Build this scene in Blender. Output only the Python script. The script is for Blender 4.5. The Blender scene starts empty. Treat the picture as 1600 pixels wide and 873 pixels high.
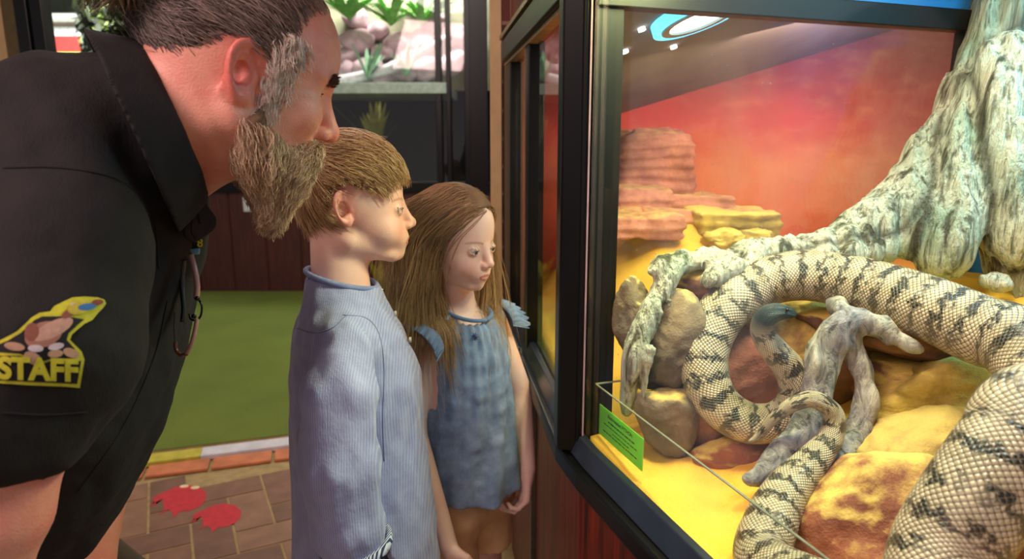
import bpy, bmesh, math, random
import numpy as np
from mathutils import Vector, Matrix
from mathutils.bvhtree import BVHTree

sc = bpy.context.scene
col = sc.collection
R = math.radians
# ------------------------------------------------------------------ camera
F_PX = 1067.0
PITCH = R(11.7)
CAM = np.array([0.0, 0.0, 1.25])
cd = bpy.data.cameras.new('camera'); cam = bpy.data.objects.new('camera', cd); col.objects.link(cam)
cam.location = CAM; cam.rotation_euler = (R(90) - PITCH, 0, 0)
cd.sensor_width = 36; cd.lens = F_PX * 36 / 1600; cd.clip_start = 0.02; cd.clip_end = 100
cd.dof.use_dof = True; cd.dof.focus_distance = 0.9; cd.dof.aperture_fstop = 5.6
sc.camera = cam
# ------------------------------------------------------------------ world, exposure
sc.view_settings.view_transform = 'Standard'; sc.view_settings.look = 'None'
sc.view_settings.exposure = 0.0; sc.view_settings.gamma = 1.0
sc.view_settings.use_curve_mapping = False
w = bpy.data.worlds.new('world'); sc.world = w; w.use_nodes = True
w.node_tree.nodes['Background'].inputs[0].default_value = (0.95, 0.85, 0.88, 1)
w.node_tree.nodes['Background'].inputs[1].default_value = 0.38
# ------------------------------------------------------------------ lights
def area(name, loc, target, size, power, color, size_y=None, spread=None):
    l = bpy.data.lights.new(name, 'AREA'); l.energy = power; l.color = color; l.size = size
    if size_y: l.shape = 'RECTANGLE'; l.size_y = size_y
    if spread: l.spread = R(spread)
    o = bpy.data.objects.new(name, l); col.objects.link(o); o.location = loc
    o.rotation_euler = (Vector(target) - Vector(loc)).to_track_quat('-Z', 'Y').to_euler()
    return o
area('room_light', (-1.2, -0.4, 2.75), (-0.5, 1.0, 0.9), 1.2, 64, (1.0, 0.69, 0.66))  # unseen pink fill, added to warm and brighten the man and children
area('tank_light', (0.215, 0.965, 1.535), (-0.25, 1.08, 1.12), 0.14, 8.5, (0.93, 1.0, 0.42), 0.1)  # added spill lamp, out of view above the rail, aimed at the children
area('room_light', (-0.6, 3.4, 2.75), (-0.8, 3.8, 0.0), 1.2, 42, (1.0, 0.93, 0.8))
area('tank_light', (0.47, 0.84, 1.62), (0.50, 0.74, 0.85), 0.20, 7.6, (1.0, 0.93, 0.64), 0.12)
area('tank_light', (0.88, 0.86, 1.60), (0.62, 0.75, 0.95), 0.16, 4.0, (0.30, 0.85, 1.0))
area('tank_light', (0.80, 1.62, 1.49), (0.75, 2.1, 1.1), 0.6, 5.0, (1.0, 0.70, 0.60), 0.2)
area('tank_light', (0.42, 1.35, 1.36), (0.45, 1.6, 0.9), 0.2, 2.2, (1.0, 0.9, 0.5), 0.2)

# ------------------------------------------------------------------ helpers
def s2l(c):
    c = c / 255.0
    return c / 12.92 if c <= 0.04045 else ((c + 0.055) / 1.055) ** 2.4
def C(r, g, b): return (s2l(r), s2l(g), s2l(b), 1.0)
_f = np.array([0, math.cos(PITCH), -math.sin(PITCH)]); _u = np.array([0, math.sin(PITCH), math.cos(PITCH)])
def ray(px, py):
    return _f + (px - 800) / F_PX * np.array([1.0, 0, 0]) - (py - 436.5) / F_PX * _u
def W(px, py, d): return CAM + d * ray(px, py)
def Wy(px, py, y): r = ray(px, py); return CAM + r * (y / r[1])
def Wz(px, py, z): r = ray(px, py); return CAM + r * ((z - CAM[2]) / r[2])
def proj(P):
    q = np.asarray(P) - CAM; f = q @ _f
    return 800 + q[..., 0] / f * F_PX, 436.5 - (q @ _u) / f * F_PX

def tag(o, label=None, cat=None, group=None, kind=None):
    if label: o['label'] = label
    if cat: o['category'] = cat
    if group: o['group'] = group
    if kind: o['kind'] = kind
    return o

# ---- node helper
class NT:
    def __init__(s, m):
        s.nt = m.node_tree; s.n = s.nt.nodes; s.l = s.nt.links
    def add(s, t, ins=None, **kw):
        n = s.n.new(t)
        for k, v in kw.items(): setattr(n, k, v)
        if ins:
            for k, v in ins.items():
                if isinstance(v, bpy.types.NodeSocket): s.l.new(v, n.inputs[k])
                else: n.inputs[k].default_value = v
        return n
    def math(s, op, a, b=None, clamp=False):
        ins = {0: a}
        if b is not None: ins[1] = b
        return s.add('ShaderNodeMath', ins, operation=op, use_clamp=clamp).outputs[0]
    def mix(s, f, a, b, blend='MIX'):
        n = s.n.new('ShaderNodeMix'); n.data_type = 'RGBA'; n.blend_type = blend
        for k, v in ((0, f), (6, a), (7, b)):
            if isinstance(v, bpy.types.NodeSocket): s.l.new(v, n.inputs[k])
            else: n.inputs[k].default_value = v
        return n.outputs[2]
    def coord(s, which='Object'): return s.add('ShaderNodeTexCoord').outputs[which]
    def mapping(s, v, scale=(1, 1, 1), rot=(0, 0, 0), loc=(0, 0, 0)):
        return s.add('ShaderNodeMapping', {0: v, 1: loc, 2: rot, 3: scale}).outputs[0]
    def noise(s, v, scale, detail=4, rough=0.5, dist=0.0):
        return s.add('ShaderNodeTexNoise', {'Vector': v, 'Scale': scale, 'Detail': detail, 'Roughness': rough, 'Distortion': dist}).outputs[0]
    def ramp(s, f, stops, interp='LINEAR'):
        n = s.add('ShaderNodeValToRGB', {0: f}); cr = n.color_ramp; cr.interpolation = interp
        while len(cr.elements) < len(stops): cr.elements.new(0.5)
        for e, (p, c) in zip(cr.elements, stops): e.position = p; e.color = c
        return n.outputs[0]
    def rng(s, v, a, b, c=0.0, d=1.0):
        return s.add('ShaderNodeMapRange', {0: v, 1: a, 2: b, 3: c, 4: d}).outputs[0]
    def bump(s, h, strength, dist=0.01):
        return s.add('ShaderNodeBump', {'Height': h, 'Strength': strength, 'Distance': dist}).outputs[0]

def newmat(name, color=(0.5, 0.5, 0.5, 1), rough=0.6, metal=0.0, **kw):
    m = bpy.data.materials.new(name); m.use_nodes = True
    t = NT(m); b = t.n['Principled BSDF']
    b.inputs['Base Color'].default_value = color; b.inputs['Roughness'].default_value = rough; b.inputs['Metallic'].default_value = metal
    for k, v in kw.items(): b.inputs[k.replace('_', ' ')].default_value = v
    return m, t, b
def simple(name, color, rough=0.6, metal=0.0, var=0.12, scale=30, bump=0.0, **kw):
    m, t, b = newmat(name, color, rough, metal, **kw)
    n = t.noise(t.coord(), scale)
    dark = tuple(c * (1 - var * 2) for c in color[:3]) + (1,)
    lite = tuple(min(1, c * (1 + var)) for c in color[:3]) + (1,)
    t.l.new(t.mix(t.rng(n, 0.3, 0.7), dark, lite), b.inputs['Base Color'])
    if bump: t.l.new(t.bump(n, bump, 0.005), b.inputs['Normal'])
    return m
def emis(name, color, strength):
    m, t, b = newmat(name, (0, 0, 0, 1)); b.inputs['Emission Color'].default_value = color; b.inputs['Emission Strength'].default_value = strength
    return m
def glassmat(name, tint=(1, 1, 1, 1), refl=1.0, dirt=0.0):
    m = bpy.data.materials.new(name); m.use_nodes = True; t = NT(m); t.n.remove(t.n['Principled BSDF'])
    geo = t.add('ShaderNodeNewGeometry'); dt = t.add('ShaderNodeVectorMath', {0: geo.outputs['Normal'], 1: geo.outputs['Incoming']}, operation='DOT_PRODUCT').outputs['Value']
    fr = t.math('ADD', t.math('MULTIPLY', t.math('POWER', t.math('SUBTRACT', 1.0, t.math('ABSOLUTE', dt), clamp=True), 5.0), .5), .03)
    tr = t.add('ShaderNodeBsdfTransparent', {0: tint}); gl = t.add('ShaderNodeBsdfGlossy', {0: (1, 1, 1, 1), 'Roughness': 0.02})
    fac = t.math('MULTIPLY', fr, refl)
    mx = t.add('ShaderNodeMixShader', {0: fac, 1: tr.outputs[0], 2: gl.outputs[0]})
    out = mx.outputs[0]
    if dirt:
        v = t.coord(); n1 = t.noise(t.mapping(v, (1, 1, .35)), 5, 6, .7); n2 = t.noise(v, 160, 2, .5)
        f = t.math('ADD', t.rng(n1, .45, .85, 0, dirt), t.rng(n2, .72, .78, 0, .4))
        df = t.add('ShaderNodeBsdfTranslucent', {0: (.9, .85, .8, 1)})
        out = t.add('ShaderNodeMixShader', {0: f, 1: out, 2: df.outputs[0]}).outputs[0]
    t.l.new(out, t.n['Material Output'].inputs[0])
    return m

# ---- mesh helpers
def mkobj(name, verts, faces, m=None, parent=None, smooth=False, uvs=None, midx=None):
    me = bpy.data.meshes.new(name)
    verts = np.asarray(verts, dtype=np.float32)
    if isinstance(faces, np.ndarray):
        n, k = faces.shape
        me.vertices.add(len(verts)); me.vertices.foreach_set('co', verts.ravel())
        me.loops.add(n * k); me.loops.foreach_set('vertex_index', faces.astype(np.int32).ravel())
        me.polygons.add(n); me.polygons.foreach_set('loop_start', np.arange(0, n * k, k, dtype=np.int32))
        me.polygons.foreach_set('loop_total', np.full(n, k, dtype=np.int32))
        me.update(calc_edges=True); me.validate()
    else:
        me.from_pydata([tuple(map(float, v)) for v in verts], [], faces); me.update()
    if smooth: me.polygons.foreach_set('use_smooth', np.ones(len(me.polygons), dtype=bool))
    for mm in (m if isinstance(m, (list, tuple)) else [m]):
        if mm: me.materials.append(mm)
    if midx is not None: me.polygons.foreach_set('material_index', np.asarray(midx, dtype=np.int32))
    if uvs is not None:
        ul = me.uv_layers.new(name='UVMap')
        li = np.zeros(len(me.loops), dtype=np.int32); me.loops.foreach_get('vertex_index', li)
        ul.data.foreach_set('uv', np.asarray(uvs, dtype=np.float32)[li].ravel())
    o = bpy.data.objects.new(name, me); col.objects.link(o)
    if parent: o.parent = parent; o.matrix_parent_inverse = parent.matrix_world.inverted() if False else Matrix.Translation(-Vector(parent.location))
    return o
class MB:
    """collects boxes / prisms / bars into one mesh"""
    def __init__(s): s.v = []; s.f = []; s.mi = []
    def poly(s, vs, fs, mi=0):
        b = len(s.v); s.v += [tuple(map(float, v)) for v in vs]; s.f += [[b + i for i in f] for f in fs]; s.mi += [mi] * len(fs); return s
    def prism(s, pts, z0, z1, mi=0):
        n = len(pts); a = sum(pts[i][0] * pts[(i + 1) % n][1] - pts[(i + 1) % n][0] * pts[i][1] for i in range(n))
        if a < 0: pts = pts[::-1]
        vs = [(p[0], p[1], z0) for p in pts] + [(p[0], p[1], z1) for p in pts]
        fs = [list(range(n))[::-1], list(range(n, 2 * n))] + [[i, (i + 1) % n, n + (i + 1) % n, n + i] for i in range(n)]
        return s.poly(vs, fs, mi)
    def box(s, x0, x1, y0, y1, z0, z1, mi=0): return s.prism([(x0, y0), (x1, y0), (x1, y1), (x0, y1)], z0, z1, mi)
    def wallseg(s, a, b, th, z0, z1, mi=0, side=1):
        """vertical slab from a to b (xy); thickness th to the left(+1)/right(-1) of a->b, 0 = centred"""
        a = np.array(a, float); b = np.array(b, float); d = (b - a) / np.linalg.norm(b - a); n = np.array([-d[1], d[0]])
        if side == 0: return s.prism([a - n * th / 2, b - n * th / 2, b + n * th / 2, a + n * th / 2], z0, z1, mi)
        return s.prism([a, b, b + n * th * side, a + n * th * side], z0, z1, mi)
    def tube(s, pts, r, k=8, mi=0):
        P = np.array(pts, float); n = len(P); rr = np.full(n, r) if np.isscalar(r) else np.array(r)
        T = np.gradient(P, axis=0); T /= np.linalg.norm(T, axis=1)[:, None] + 1e-12
        up = np.array([0, 0, 1.0]) if abs(T[0][2]) < .9 else np.array([1.0, 0, 0]); vs = []
        for i in range(n):
            a = np.cross(T[i], up); a /= np.linalg.norm(a); b = np.cross(a, T[i]); up = b
            for j in range(k):
                t = 2 * math.pi * j / k; vs.append(P[i] + rr[i] * (math.cos(t) * a + math.sin(t) * b))
        fs = [[i * k + j, i * k + (j + 1) % k, (i + 1) * k + (j + 1) % k, (i + 1) * k + j] for i in range(n - 1) for j in range(k)]
        fs += [list(range(k))[::-1], [(n - 1) * k + j for j in range(k)]]
        return s.poly(vs, fs, mi)
    def build(s, name, m, parent=None, bevel=0.0, smooth=False):
        o = mkobj(name, s.v, s.f, m, parent, smooth, midx=s.mi)
        if bevel:
            b = o.modifiers.new('b', 'BEVEL'); b.width = bevel; b.segments = 2; b.limit_method = 'ANGLE'
        return o
def empty(name, loc):
    o = bpy.data.objects.new(name, None); col.objects.link(o); o.location = loc; o.empty_display_size = .05; return o

# ---- value noise (numpy, vectorised, seedless hash)
def _h(i, j, k, s):
    x = (i * 374761393 + j * 668265263 + k * 2147483647 + s * 974634777) & 0xffffffff
    x = ((x ^ (x >> 13)) * 1274126177) & 0xffffffff; x = x ^ (x >> 16)
    return (x & 0xffff) / 32767.5 - 1.0
def vnoise(P, freq, seed=0):
    Q = P * freq; I = np.floor(Q).astype(np.int64); f = (Q - I); f = f * f * (3 - 2 * f); out = 0
    for a in (0, 1):
        wa = f[:, 0] if a else 1 - f[:, 0]
        for b in (0, 1):
            wb = f[:, 1] if b else 1 - f[:, 1]
            for c in (0, 1):
                wc = f[:, 2] if c else 1 - f[:, 2]
                out = out + wa * wb * wc * _h(I[:, 0] + a, I[:, 1] + b, I[:, 2] + c, seed)
    return out
def fbm(P, freq, oct=3, seed=0):
    r = 0; a = 1.0
    for o in range(oct): r = r + a * vnoise(P, freq * 2 ** o, seed + o); a *= .5
    return r

# ---- signed distance modelling: smooth unions of limbs, meshed with surface nets
def sm(a, b, k):
    h = np.clip(0.5 + 0.5 * (b - a) / k, 0, 1); return b + (a - b) * h - k * h * (1 - h)
def smax(a, b, k): return -sm(-a, -b, k)
def sph(P, c, r): return np.linalg.norm(P - np.asarray(c), axis=1) - r
def ell(P, c, r, M=None):
    q = P - np.asarray(c)
    if M is not None: q = q @ M
    r = np.asarray(r, float); k0 = np.linalg.norm(q / r, axis=1); k1 = np.linalg.norm(q / (r * r), axis=1) + 1e-9
    return k0 * (k0 - 1.0) / k1
def cap(P, a, b, ra, rb=None):
    if rb is None: rb = ra
    a = np.asarray(a, float); b = np.asarray(b, float); ab = b - a; q = P - a
    h = np.clip(q @ ab / (ab @ ab), 0, 1); return np.linalg.norm(q - h[:, None] * ab, axis=1) - (ra + (rb - ra) * h)
def capf(P, a, b, ra, rb, flat, fr):
    """capsule flattened by factor fr along unit direction flat"""
    flat = np.asarray(flat, float); a = np.asarray(a, float); b = np.asarray(b, float)
    def sq(X): return X + np.outer((X @ flat) * (1 / fr - 1), flat)
    return cap(sq(P), sq(a[None])[0], sq(b[None])[0], ra, rb) * (0.5 + 0.5 * fr)
def plane(P, p, n): n = np.asarray(n, float); n = n / np.linalg.norm(n); return (P - np.asarray(p)) @ n

def axis(a, b, h, fine=()):
    """grid axis from a to b with step h, refined inside (lo, hi, step) intervals"""
    out = [a]
    while out[-1] < b:
        st = h
        for lo, hi, s in fine:
            if lo <= out[-1] < hi: st = min(st, s)
        out.append(out[-1] + st)
    n = (-(len(out) - 1)) % 8
    out += [out[-1] + h * (i + 1) for i in range(n)]
    return np.array(out)
def nets(fn, xs, ys, zs, safe=1.6):
    nx, ny, nz = len(xs), len(ys), len(zs); B = 8
    bx, by, bz = (nx - 1) // B, (ny - 1) // B, (nz - 1) // B
    cx = (xs[:-1:B][:bx] + xs[B::B][:bx]) / 2; cy = (ys[:-1:B][:by] + ys[B::B][:by]) / 2; cz = (zs[:-1:B][:bz] + zs[B::B][:bz]) / 2
    hx = (xs[B::B][:bx] - xs[:-1:B][:bx]) / 2; hy = (ys[B::B][:by] - ys[:-1:B][:by]) / 2; hz = (zs[B::B][:bz] - zs[:-1:B][:bz]) / 2
    G = np.stack(np.meshgrid(cx, cy, cz, indexing='ij'), -1).reshape(-1, 3)
    D = np.sqrt(hx[:, None, None] ** 2 + hy[None, :, None] ** 2 + hz[None, None, :] ** 2).ravel()
    V = fn(G); act = np.abs(V) < D * safe
    F = np.repeat(np.repeat(np.repeat(np.where(V < 0, -1., 1.).reshape(bx, by, bz).astype(np.float32), B, 0), B, 1), B, 2)
    F = np.pad(F, ((0, 1), (0, 1), (0, 1)), mode='edge')
    ii, jj, kk = np.unravel_index(np.nonzero(act)[0], (bx, by, bz))
    o = np.arange(B + 1); o3 = np.stack(np.meshgrid(o, o, o, indexing='ij'), -1).reshape(-1, 3)
    for s in range(0, len(ii), 600):
        I = (ii[s:s + 600, None] * B + o3[None, :, 0]).ravel(); J = (jj[s:s + 600, None] * B + o3[None, :, 1]).ravel(); K = (kk[s:s + 600, None] * B + o3[None, :, 2]).ravel()
        F[I, J, K] = fn(np.stack([xs[I], ys[J], zs[K]], -1))
    S = F < 0
    cnt = sum(S[a:nx - 1 + a, b:ny - 1 + b, c:nz - 1 + c].astype(np.int8) for a in (0, 1) for b in (0, 1) for c in (0, 1))
    cells = np.argwhere((cnt > 0) & (cnt < 8)); idx = -np.ones((nx - 1, ny - 1, nz - 1), dtype=np.int32)
    idx[tuple(cells.T)] = np.arange(len(cells)); acc = np.zeros((len(cells), 3)); n = np.zeros(len(cells))
    corners = [(a, b, c) for a in (0, 1) for b in (0, 1) for c in (0, 1)]
    for c0 in corners:
        for ax in range(3):
            if c0[ax] == 0:
                c1 = list(c0); c1[ax] = 1
                f0 = F[cells[:, 0] + c0[0], cells[:, 1] + c0[1], cells[:, 2] + c0[2]]; f1 = F[cells[:, 0] + c1[0], cells[:, 1] + c1[1], cells[:, 2] + c1[2]]
                m = (f0 < 0) != (f1 < 0); t = np.where(m, f0 / np.where(m, f0 - f1, 1), 0)
                p = np.tile(np.array(c0, float), (len(cells), 1)); p[:, ax] = t; acc += p * m[:, None]; n += m
    p = cells + acc / n[:, None]
    verts = np.stack([np.interp(p[:, i], np.arange(len(a)), a) for i, a in enumerate((xs, ys, zs))], -1)
    quads = []
    for ax in range(3):
        sl0 = [slice(1, -1)] * 3; sl1 = [slice(1, -1)] * 3; sl0[ax] = slice(0, -1); sl1[ax] = slice(1, None)
        E = np.argwhere(S[tuple(sl0)] != S[tuple(sl1)]); off = np.ones(3, int); off[ax] = 0; E = E + off
        a1, a2 = [(1, 2), (2, 0), (0, 1)][ax]
        def cid(d1, d2):
            c = E.copy(); c[:, a1] -= d1; c[:, a2] -= d2
            return idx[tuple(c.T)]
        q = np.stack([cid(1, 1), cid(0, 1), cid(0, 0), cid(1, 0)], 1); neg = S[tuple(E.T)]
        q = np.where(neg[:, None], q, q[:, ::-1]); quads.append(q)
    q = np.concatenate(quads); q = q[(q >= 0).all(1)]
    return verts, q
def sdfobj(name, fn, lo, hi, h, m, parent=None, fine=((), (), ()), safe=1.6, colfn=None):
    xs, ys, zs = (axis(lo[i], hi[i], h, fine[i]) for i in range(3))
    v, q = nets(fn, xs, ys, zs, safe)
    o = mkobj(name, v, q, m, parent, True)
    if colfn is not None:
        a = o.data.color_attributes.new('tone', 'FLOAT_COLOR', 'POINT'); vv = np.zeros(len(o.data.vertices) * 3, np.float32)
        o.data.vertices.foreach_get('co', vv); a.data.foreach_set('color', colfn(vv.reshape(-1, 3).astype(float)).astype(np.float32).ravel())
    return o
def spline(P, n):
    """Catmull-Rom through rows of P"""
    P = np.asarray(P, float); P = np.vstack([2 * P[0] - P[1], P, 2 * P[-1] - P[-2]]); m = len(P) - 3
    t = np.linspace(0, m - 1e-6, n); i = t.astype(int); u = (t - i)[:, None]; a, b, c, d = P[i], P[i + 1], P[i + 2], P[i + 3]
    return .5 * (2 * b + (c - a) * u + (2 * a - 5 * b + 4 * c - d) * u ** 2 + (3 * b - a - 3 * c + d) * u ** 3)
# ================================================================== SETTING
# tank frame axes: e1 = away from the front glass, e2 = along the glass towards the camera
E1 = np.array([0.945, 0.327]); E2 = np.array([0.327, -0.945]); O2 = np.array([0.107, 1.0])
def T2(u, v): return O2 + u * E1 + v * E2
A1 = O2 + np.array([-0.058, 0.50]); A2 = np.array([0.0, 1.92])     # corners of the bays beyond the post

def brick_floor():
    m, t, b = newmat('floor_bricks', rough=0.65)
    v = t.mapping(t.coord(), (1, 1, 1), (0, 0, R(-17)))
    g1 = t.add('ShaderNodeTexBrick', {'Vector': v, 'Color1': C(122, 84, 66), 'Color2': C(104, 72, 56), 'Mortar': C(160, 136, 96), 'Scale': 1.0,
         'Mortar Size': .006, 'Brick Width': .30, 'Row Height': .135, 'Mortar Smooth': .3, 'Bias': .1}, offset=0.5)
    n = t.noise(t.coord(), 9); cl = t.mix(t.rng(n, .3, .75), g1.outputs[0], t.mix(.5, g1.outputs[0], C(150, 110, 84)))
    t.l.new(cl, b.inputs['Base Color']); t.l.new(t.bump(t.math('MULTIPLY', g1.outputs[1], -1), .4, .004), b.inputs['Normal'])
    return m
M_floor = brick_floor()
m, t, b = newmat('artificial_turf', rough=0.95)
n1 = t.noise(t.coord(), 3, 5); n2 = t.noise(t.coord(), 240, 3)
t.l.new(t.mix(n2, t.mix(n1, C(72, 88, 22), C(100, 116, 34)), t.mix(n1, C(104, 124, 40), C(134, 152, 58))), b.inputs['Base Color'])
t.l.new(t.bump(n2, .8, .01), b.inputs['Normal']); M_turf = m
M_black = simple('black_metal_frame', C(8, 9, 10), .34, 0.0, .2, 12, Specular_IOR_Level=.3)
M_steel = simple('brushed_metal_trim', C(120, 125, 128), .3, .8, .1, 60)
M_beige = simple('beige_paint', C(196, 168, 118), .6, 0, .05)
M_ceil = simple('plaster_ceiling', C(190, 184, 176), .8, 0, .04)
def wood(name, c1, c2, rough=.4, ax=(14, 14, 1.2)):
    m, t, b = newmat(name, rough=rough)
    v = t.mapping(t.coord(), ax); n = t.noise(v, 3.5, 8, .62, .6); n2 = t.noise(t.mapping(t.coord(), (60, 60, 4)), 5, 3)
    t.l.new(t.mix(t.math('MULTIPLY', t.rng(n, .35, .65), t.rng(n2, .2, .7, .6, 1)), c1, c2), b.inputs['Base Color'])
    t.l.new(t.bump(n, .15, .002), b.inputs['Normal']); return m
M_redwood = wood('red_stained_wood', C(46, 16, 12), C(132, 44, 26))
M_darkred = wood('dark_red_boards', C(58, 22, 18), C(88, 34, 26), .55)
m, t, b = newmat('brick_masonry', rough=.8)
vv = t.coord(); br = t.add('ShaderNodeTexBrick', {'Vector': t.mapping(vv, (1, 1, 1), (R(90), 0, 0)), 'Color1': C(92, 44, 34), 'Color2': C(68, 32, 26), 'Mortar': C(128, 104, 86), 'Scale': 1, 'Mortar Size': .005, 'Brick Width': .23, 'Row Height': .078})
t.l.new(br.outputs[0], b.inputs['Base Color']); M_brick = m

# floor and turf
YT = 5.48
K0 = Wz(200, 715, 0)[:2]; K1 = Wz(445, 685, 0)[:2]; kd = (K1 - K0) / np.linalg.norm(K1 - K0); kn = np.array([-kd[1], kd[0]])
mbf = MB().box(-5, 3, -2.5, 7.0, -0.06, -.003, 0); hb_w, hb_l = .125, .25; ca, sa = math.cos(R(27)), math.sin(R(27)); rq = random.Random(1)
for i in range(-30, 31):
    for j in range(-16, 17):
        # herringbone: pairs of horizontal and vertical bricks stepping diagonally
        for ori in (0, 1):
            ox, oy = i * hb_w + j * hb_l * 1.0, i * hb_w - j * hb_l
            if ori == 0: x0, y0, x1, y1 = ox, oy, ox + hb_l, oy + hb_w
            else: x0, y0, x1, y1 = ox, oy + hb_w, ox + hb_w, oy + hb_w + hb_l
            g = .0045; q4_ = [(x0 + g, y0 + g), (x1 - g, y0 + g), (x1 - g, y1 - g), (x0 + g, y1 - g)]
            q4_ = [(x * ca - y * sa - .95, x * sa + y * ca + 1.55) for x, y in q4_]
            if all(-2.8 < p[0] < .04 and .3 < p[1] < K0[1] + (p[0] - K0[0]) * .317 - .22 for p in q4_): mbf.prism(q4_, -.003, 0, 1 + rq.randrange(3))
o = mbf.build('floor', [simple('sandy_grout', C(164, 142, 96), .9, 0, .12, 30)] + [simple('paver_' + n_, c_, .6, 0, .12, 14, .15) for n_, c_ in (('brown', C(128, 92, 72)), ('umber', C(116, 84, 66)), ('tan', C(140, 104, 80)))]); tag(o, kind='structure')
ka = K0 - kd * 3.0; kb = K1 + kd * 0.97
def strip(a, b, o0, o1, z0, z1): return [a + kn * o0, b + kn * o0, b + kn * o1, a + kn * o1], z0, z1
o = MB().prism([ka, kb, np.array([-.06, 3.4]), np.array([.02, YT]), np.array([ka[0] - .9, YT])], .0005, .018).build('turf_carpet', M_turf); tag(o, 'green artificial turf covering the far floor in front of the dark red wall', 'turf')
# kerb: painted white strip, one yellow stretch, orange brick course
M_white = simple('worn_white_paint', C(205, 205, 210), .6, 0, .08, 20); M_yel = simple('worn_yellow_paint', C(190, 180, 60), .6, 0, .12, 20)
M_edge = simple('earth_edge', C(130, 98, 62), .9, 0, .15, 12)
mb = MB(); yk = K0 + kd * 0.28
mb.prism(*strip(ka, yk, -.115, -.035, .0, .022), 1); mb.prism(*strip(yk, kb, -.115, -.035, .0, .022), 0)
o = mb.build('kerb_strip', [M_white, M_yel], bevel=.003); tag(o, 'white painted kerb strip with a yellow stretch along the turf edge', 'kerb')
o = MB().prism(*strip(ka, kb, -.034, -.001, .0, .015)).build('turf_border', M_edge); tag(o, 'narrow brown earthy border between the turf and the white kerb strip', 'border')
M_obr = simple('orange_brick', C(196, 118, 76), .7, 0, .14, 16, .3)
bn_ = 0
for i in range(-2, 8):
    a = K0 + kd * (.23 * i + .1); bb = a + kd * .218
    if ((bb - kb) @ kd) > 0: break
    o = MB().prism(*strip(a, bb, -.215, -.122, .0, .012)).build('kerb_brick', M_obr, bevel=.003)
    bn_ += 1; tag(o, 'flat orange brick in the kerb course, %s' % ['leftmost', 'second from the left', 'third from the left', 'fourth from the left', 'fifth from the left', 'sixth from the left', 'seventh from the left', 'eighth from the left', 'rightmost'][min(bn_ - 1, 7)], 'brick', 'orange bricks beside the kerb')
o = MB().box(-5, 3, -2.5, 7.0, 3.0, 3.08).build('ceiling', M_ceil); tag(o, kind='structure')

# far wall (dark red boards), planting window above it, display window above that
YW = 5.5
def fx(px, y=YW, py=200): return Wy(px, py, y)[0]
def fz(py, y=YW, px=600): return Wy(px, py, y)[2]
xl = fx(235); xr = fx(800)
mb = MB(); mb.box(xl, xr + 1.0, YW, YW + .1, 0, fz(290))
for i in range(14):
    x = xl + .02 + i * .28
    if x + .26 > xr + 1.0: break
    mb.box(x, x + .262, YW - .012, YW, .0, fz(300))
o = mb.build('wall_far', M_darkred, bevel=.002); tag(o, kind='structure')
o = MB().box(fx(372), fx(392), YW - .02, YW - .013, fz(330), fz(308)).build('notice', simple('white_card', C(214, 214, 220), .6)); tag(o, 'small white notice fixed to the dark red wall behind the beard', 'notice')
# interior behind the far glazing
M_dark = simple('dark_back_panel', C(7, 6, 6), .9); M_earth = simple('dark_soil', C(38, 28, 20), .95, 0, .2, 14, .6)
o = MB().box(xl, xr + 1.0, 6.6, 6.7, 0, 3.0).build('wall_back', M_dark); tag(o, kind='structure')
zs_ = fz(147); zl_ = fz(130)
M_shelf = simple('pale_green_ledge', C(168, 190, 176), .4)
o = MB().box(fx(470), fx(700), YW - .08, YW + 1.0, zs_, zl_).build('display_ledge', M_shelf, bevel=.004); tag(o, 'pale green ledge under the brightly lit rock and plant display', 'ledge')
o = MB().box(xl, xr + 1.0, YW + .12, 6.58, .0, .5).build('planter_bed', M_earth); tag(o, 'dark soil bed behind the glass below the lit display', 'planter')
# window frames
def frame_h(name, x0, x1, z0, z1, y=YW, d=.08): o = MB().box(x0, x1, y - d / 2, y + d / 2, z0, z1).build(name, M_black, bevel=.003); return tag(o, kind='structure')
frame_h('trim_1', xl, xr, fz(300), fz(284))
for i, (a, b_) in enumerate(((683, 692), (699, 706), (727, 741))):
    o = MB().box(fx(a), fx(b_), YW - .06, YW + .04, fz(290), 2.95).build('trim_%d' % (2 + i), M_black, bevel=.004); tag(o, kind='structure')
o = MB().box(fx(745), fx(768), YW - .9, YW - .8, 0, 2.95).build('trim_5', M_black, bevel=.004); tag(o, kind='structure')
M_gl = glassmat('window_glass')
o = MB().box(xl, fx(683), YW - .004, YW + .004, fz(284), 2.95).build('window_1', M_gl); tag(o, kind='structure')
o = MB().box(fx(692), fx(745), YW - .004, YW + .004, fz(284), 2.95).build('window_2', M_gl); tag(o, kind='structure')
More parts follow.
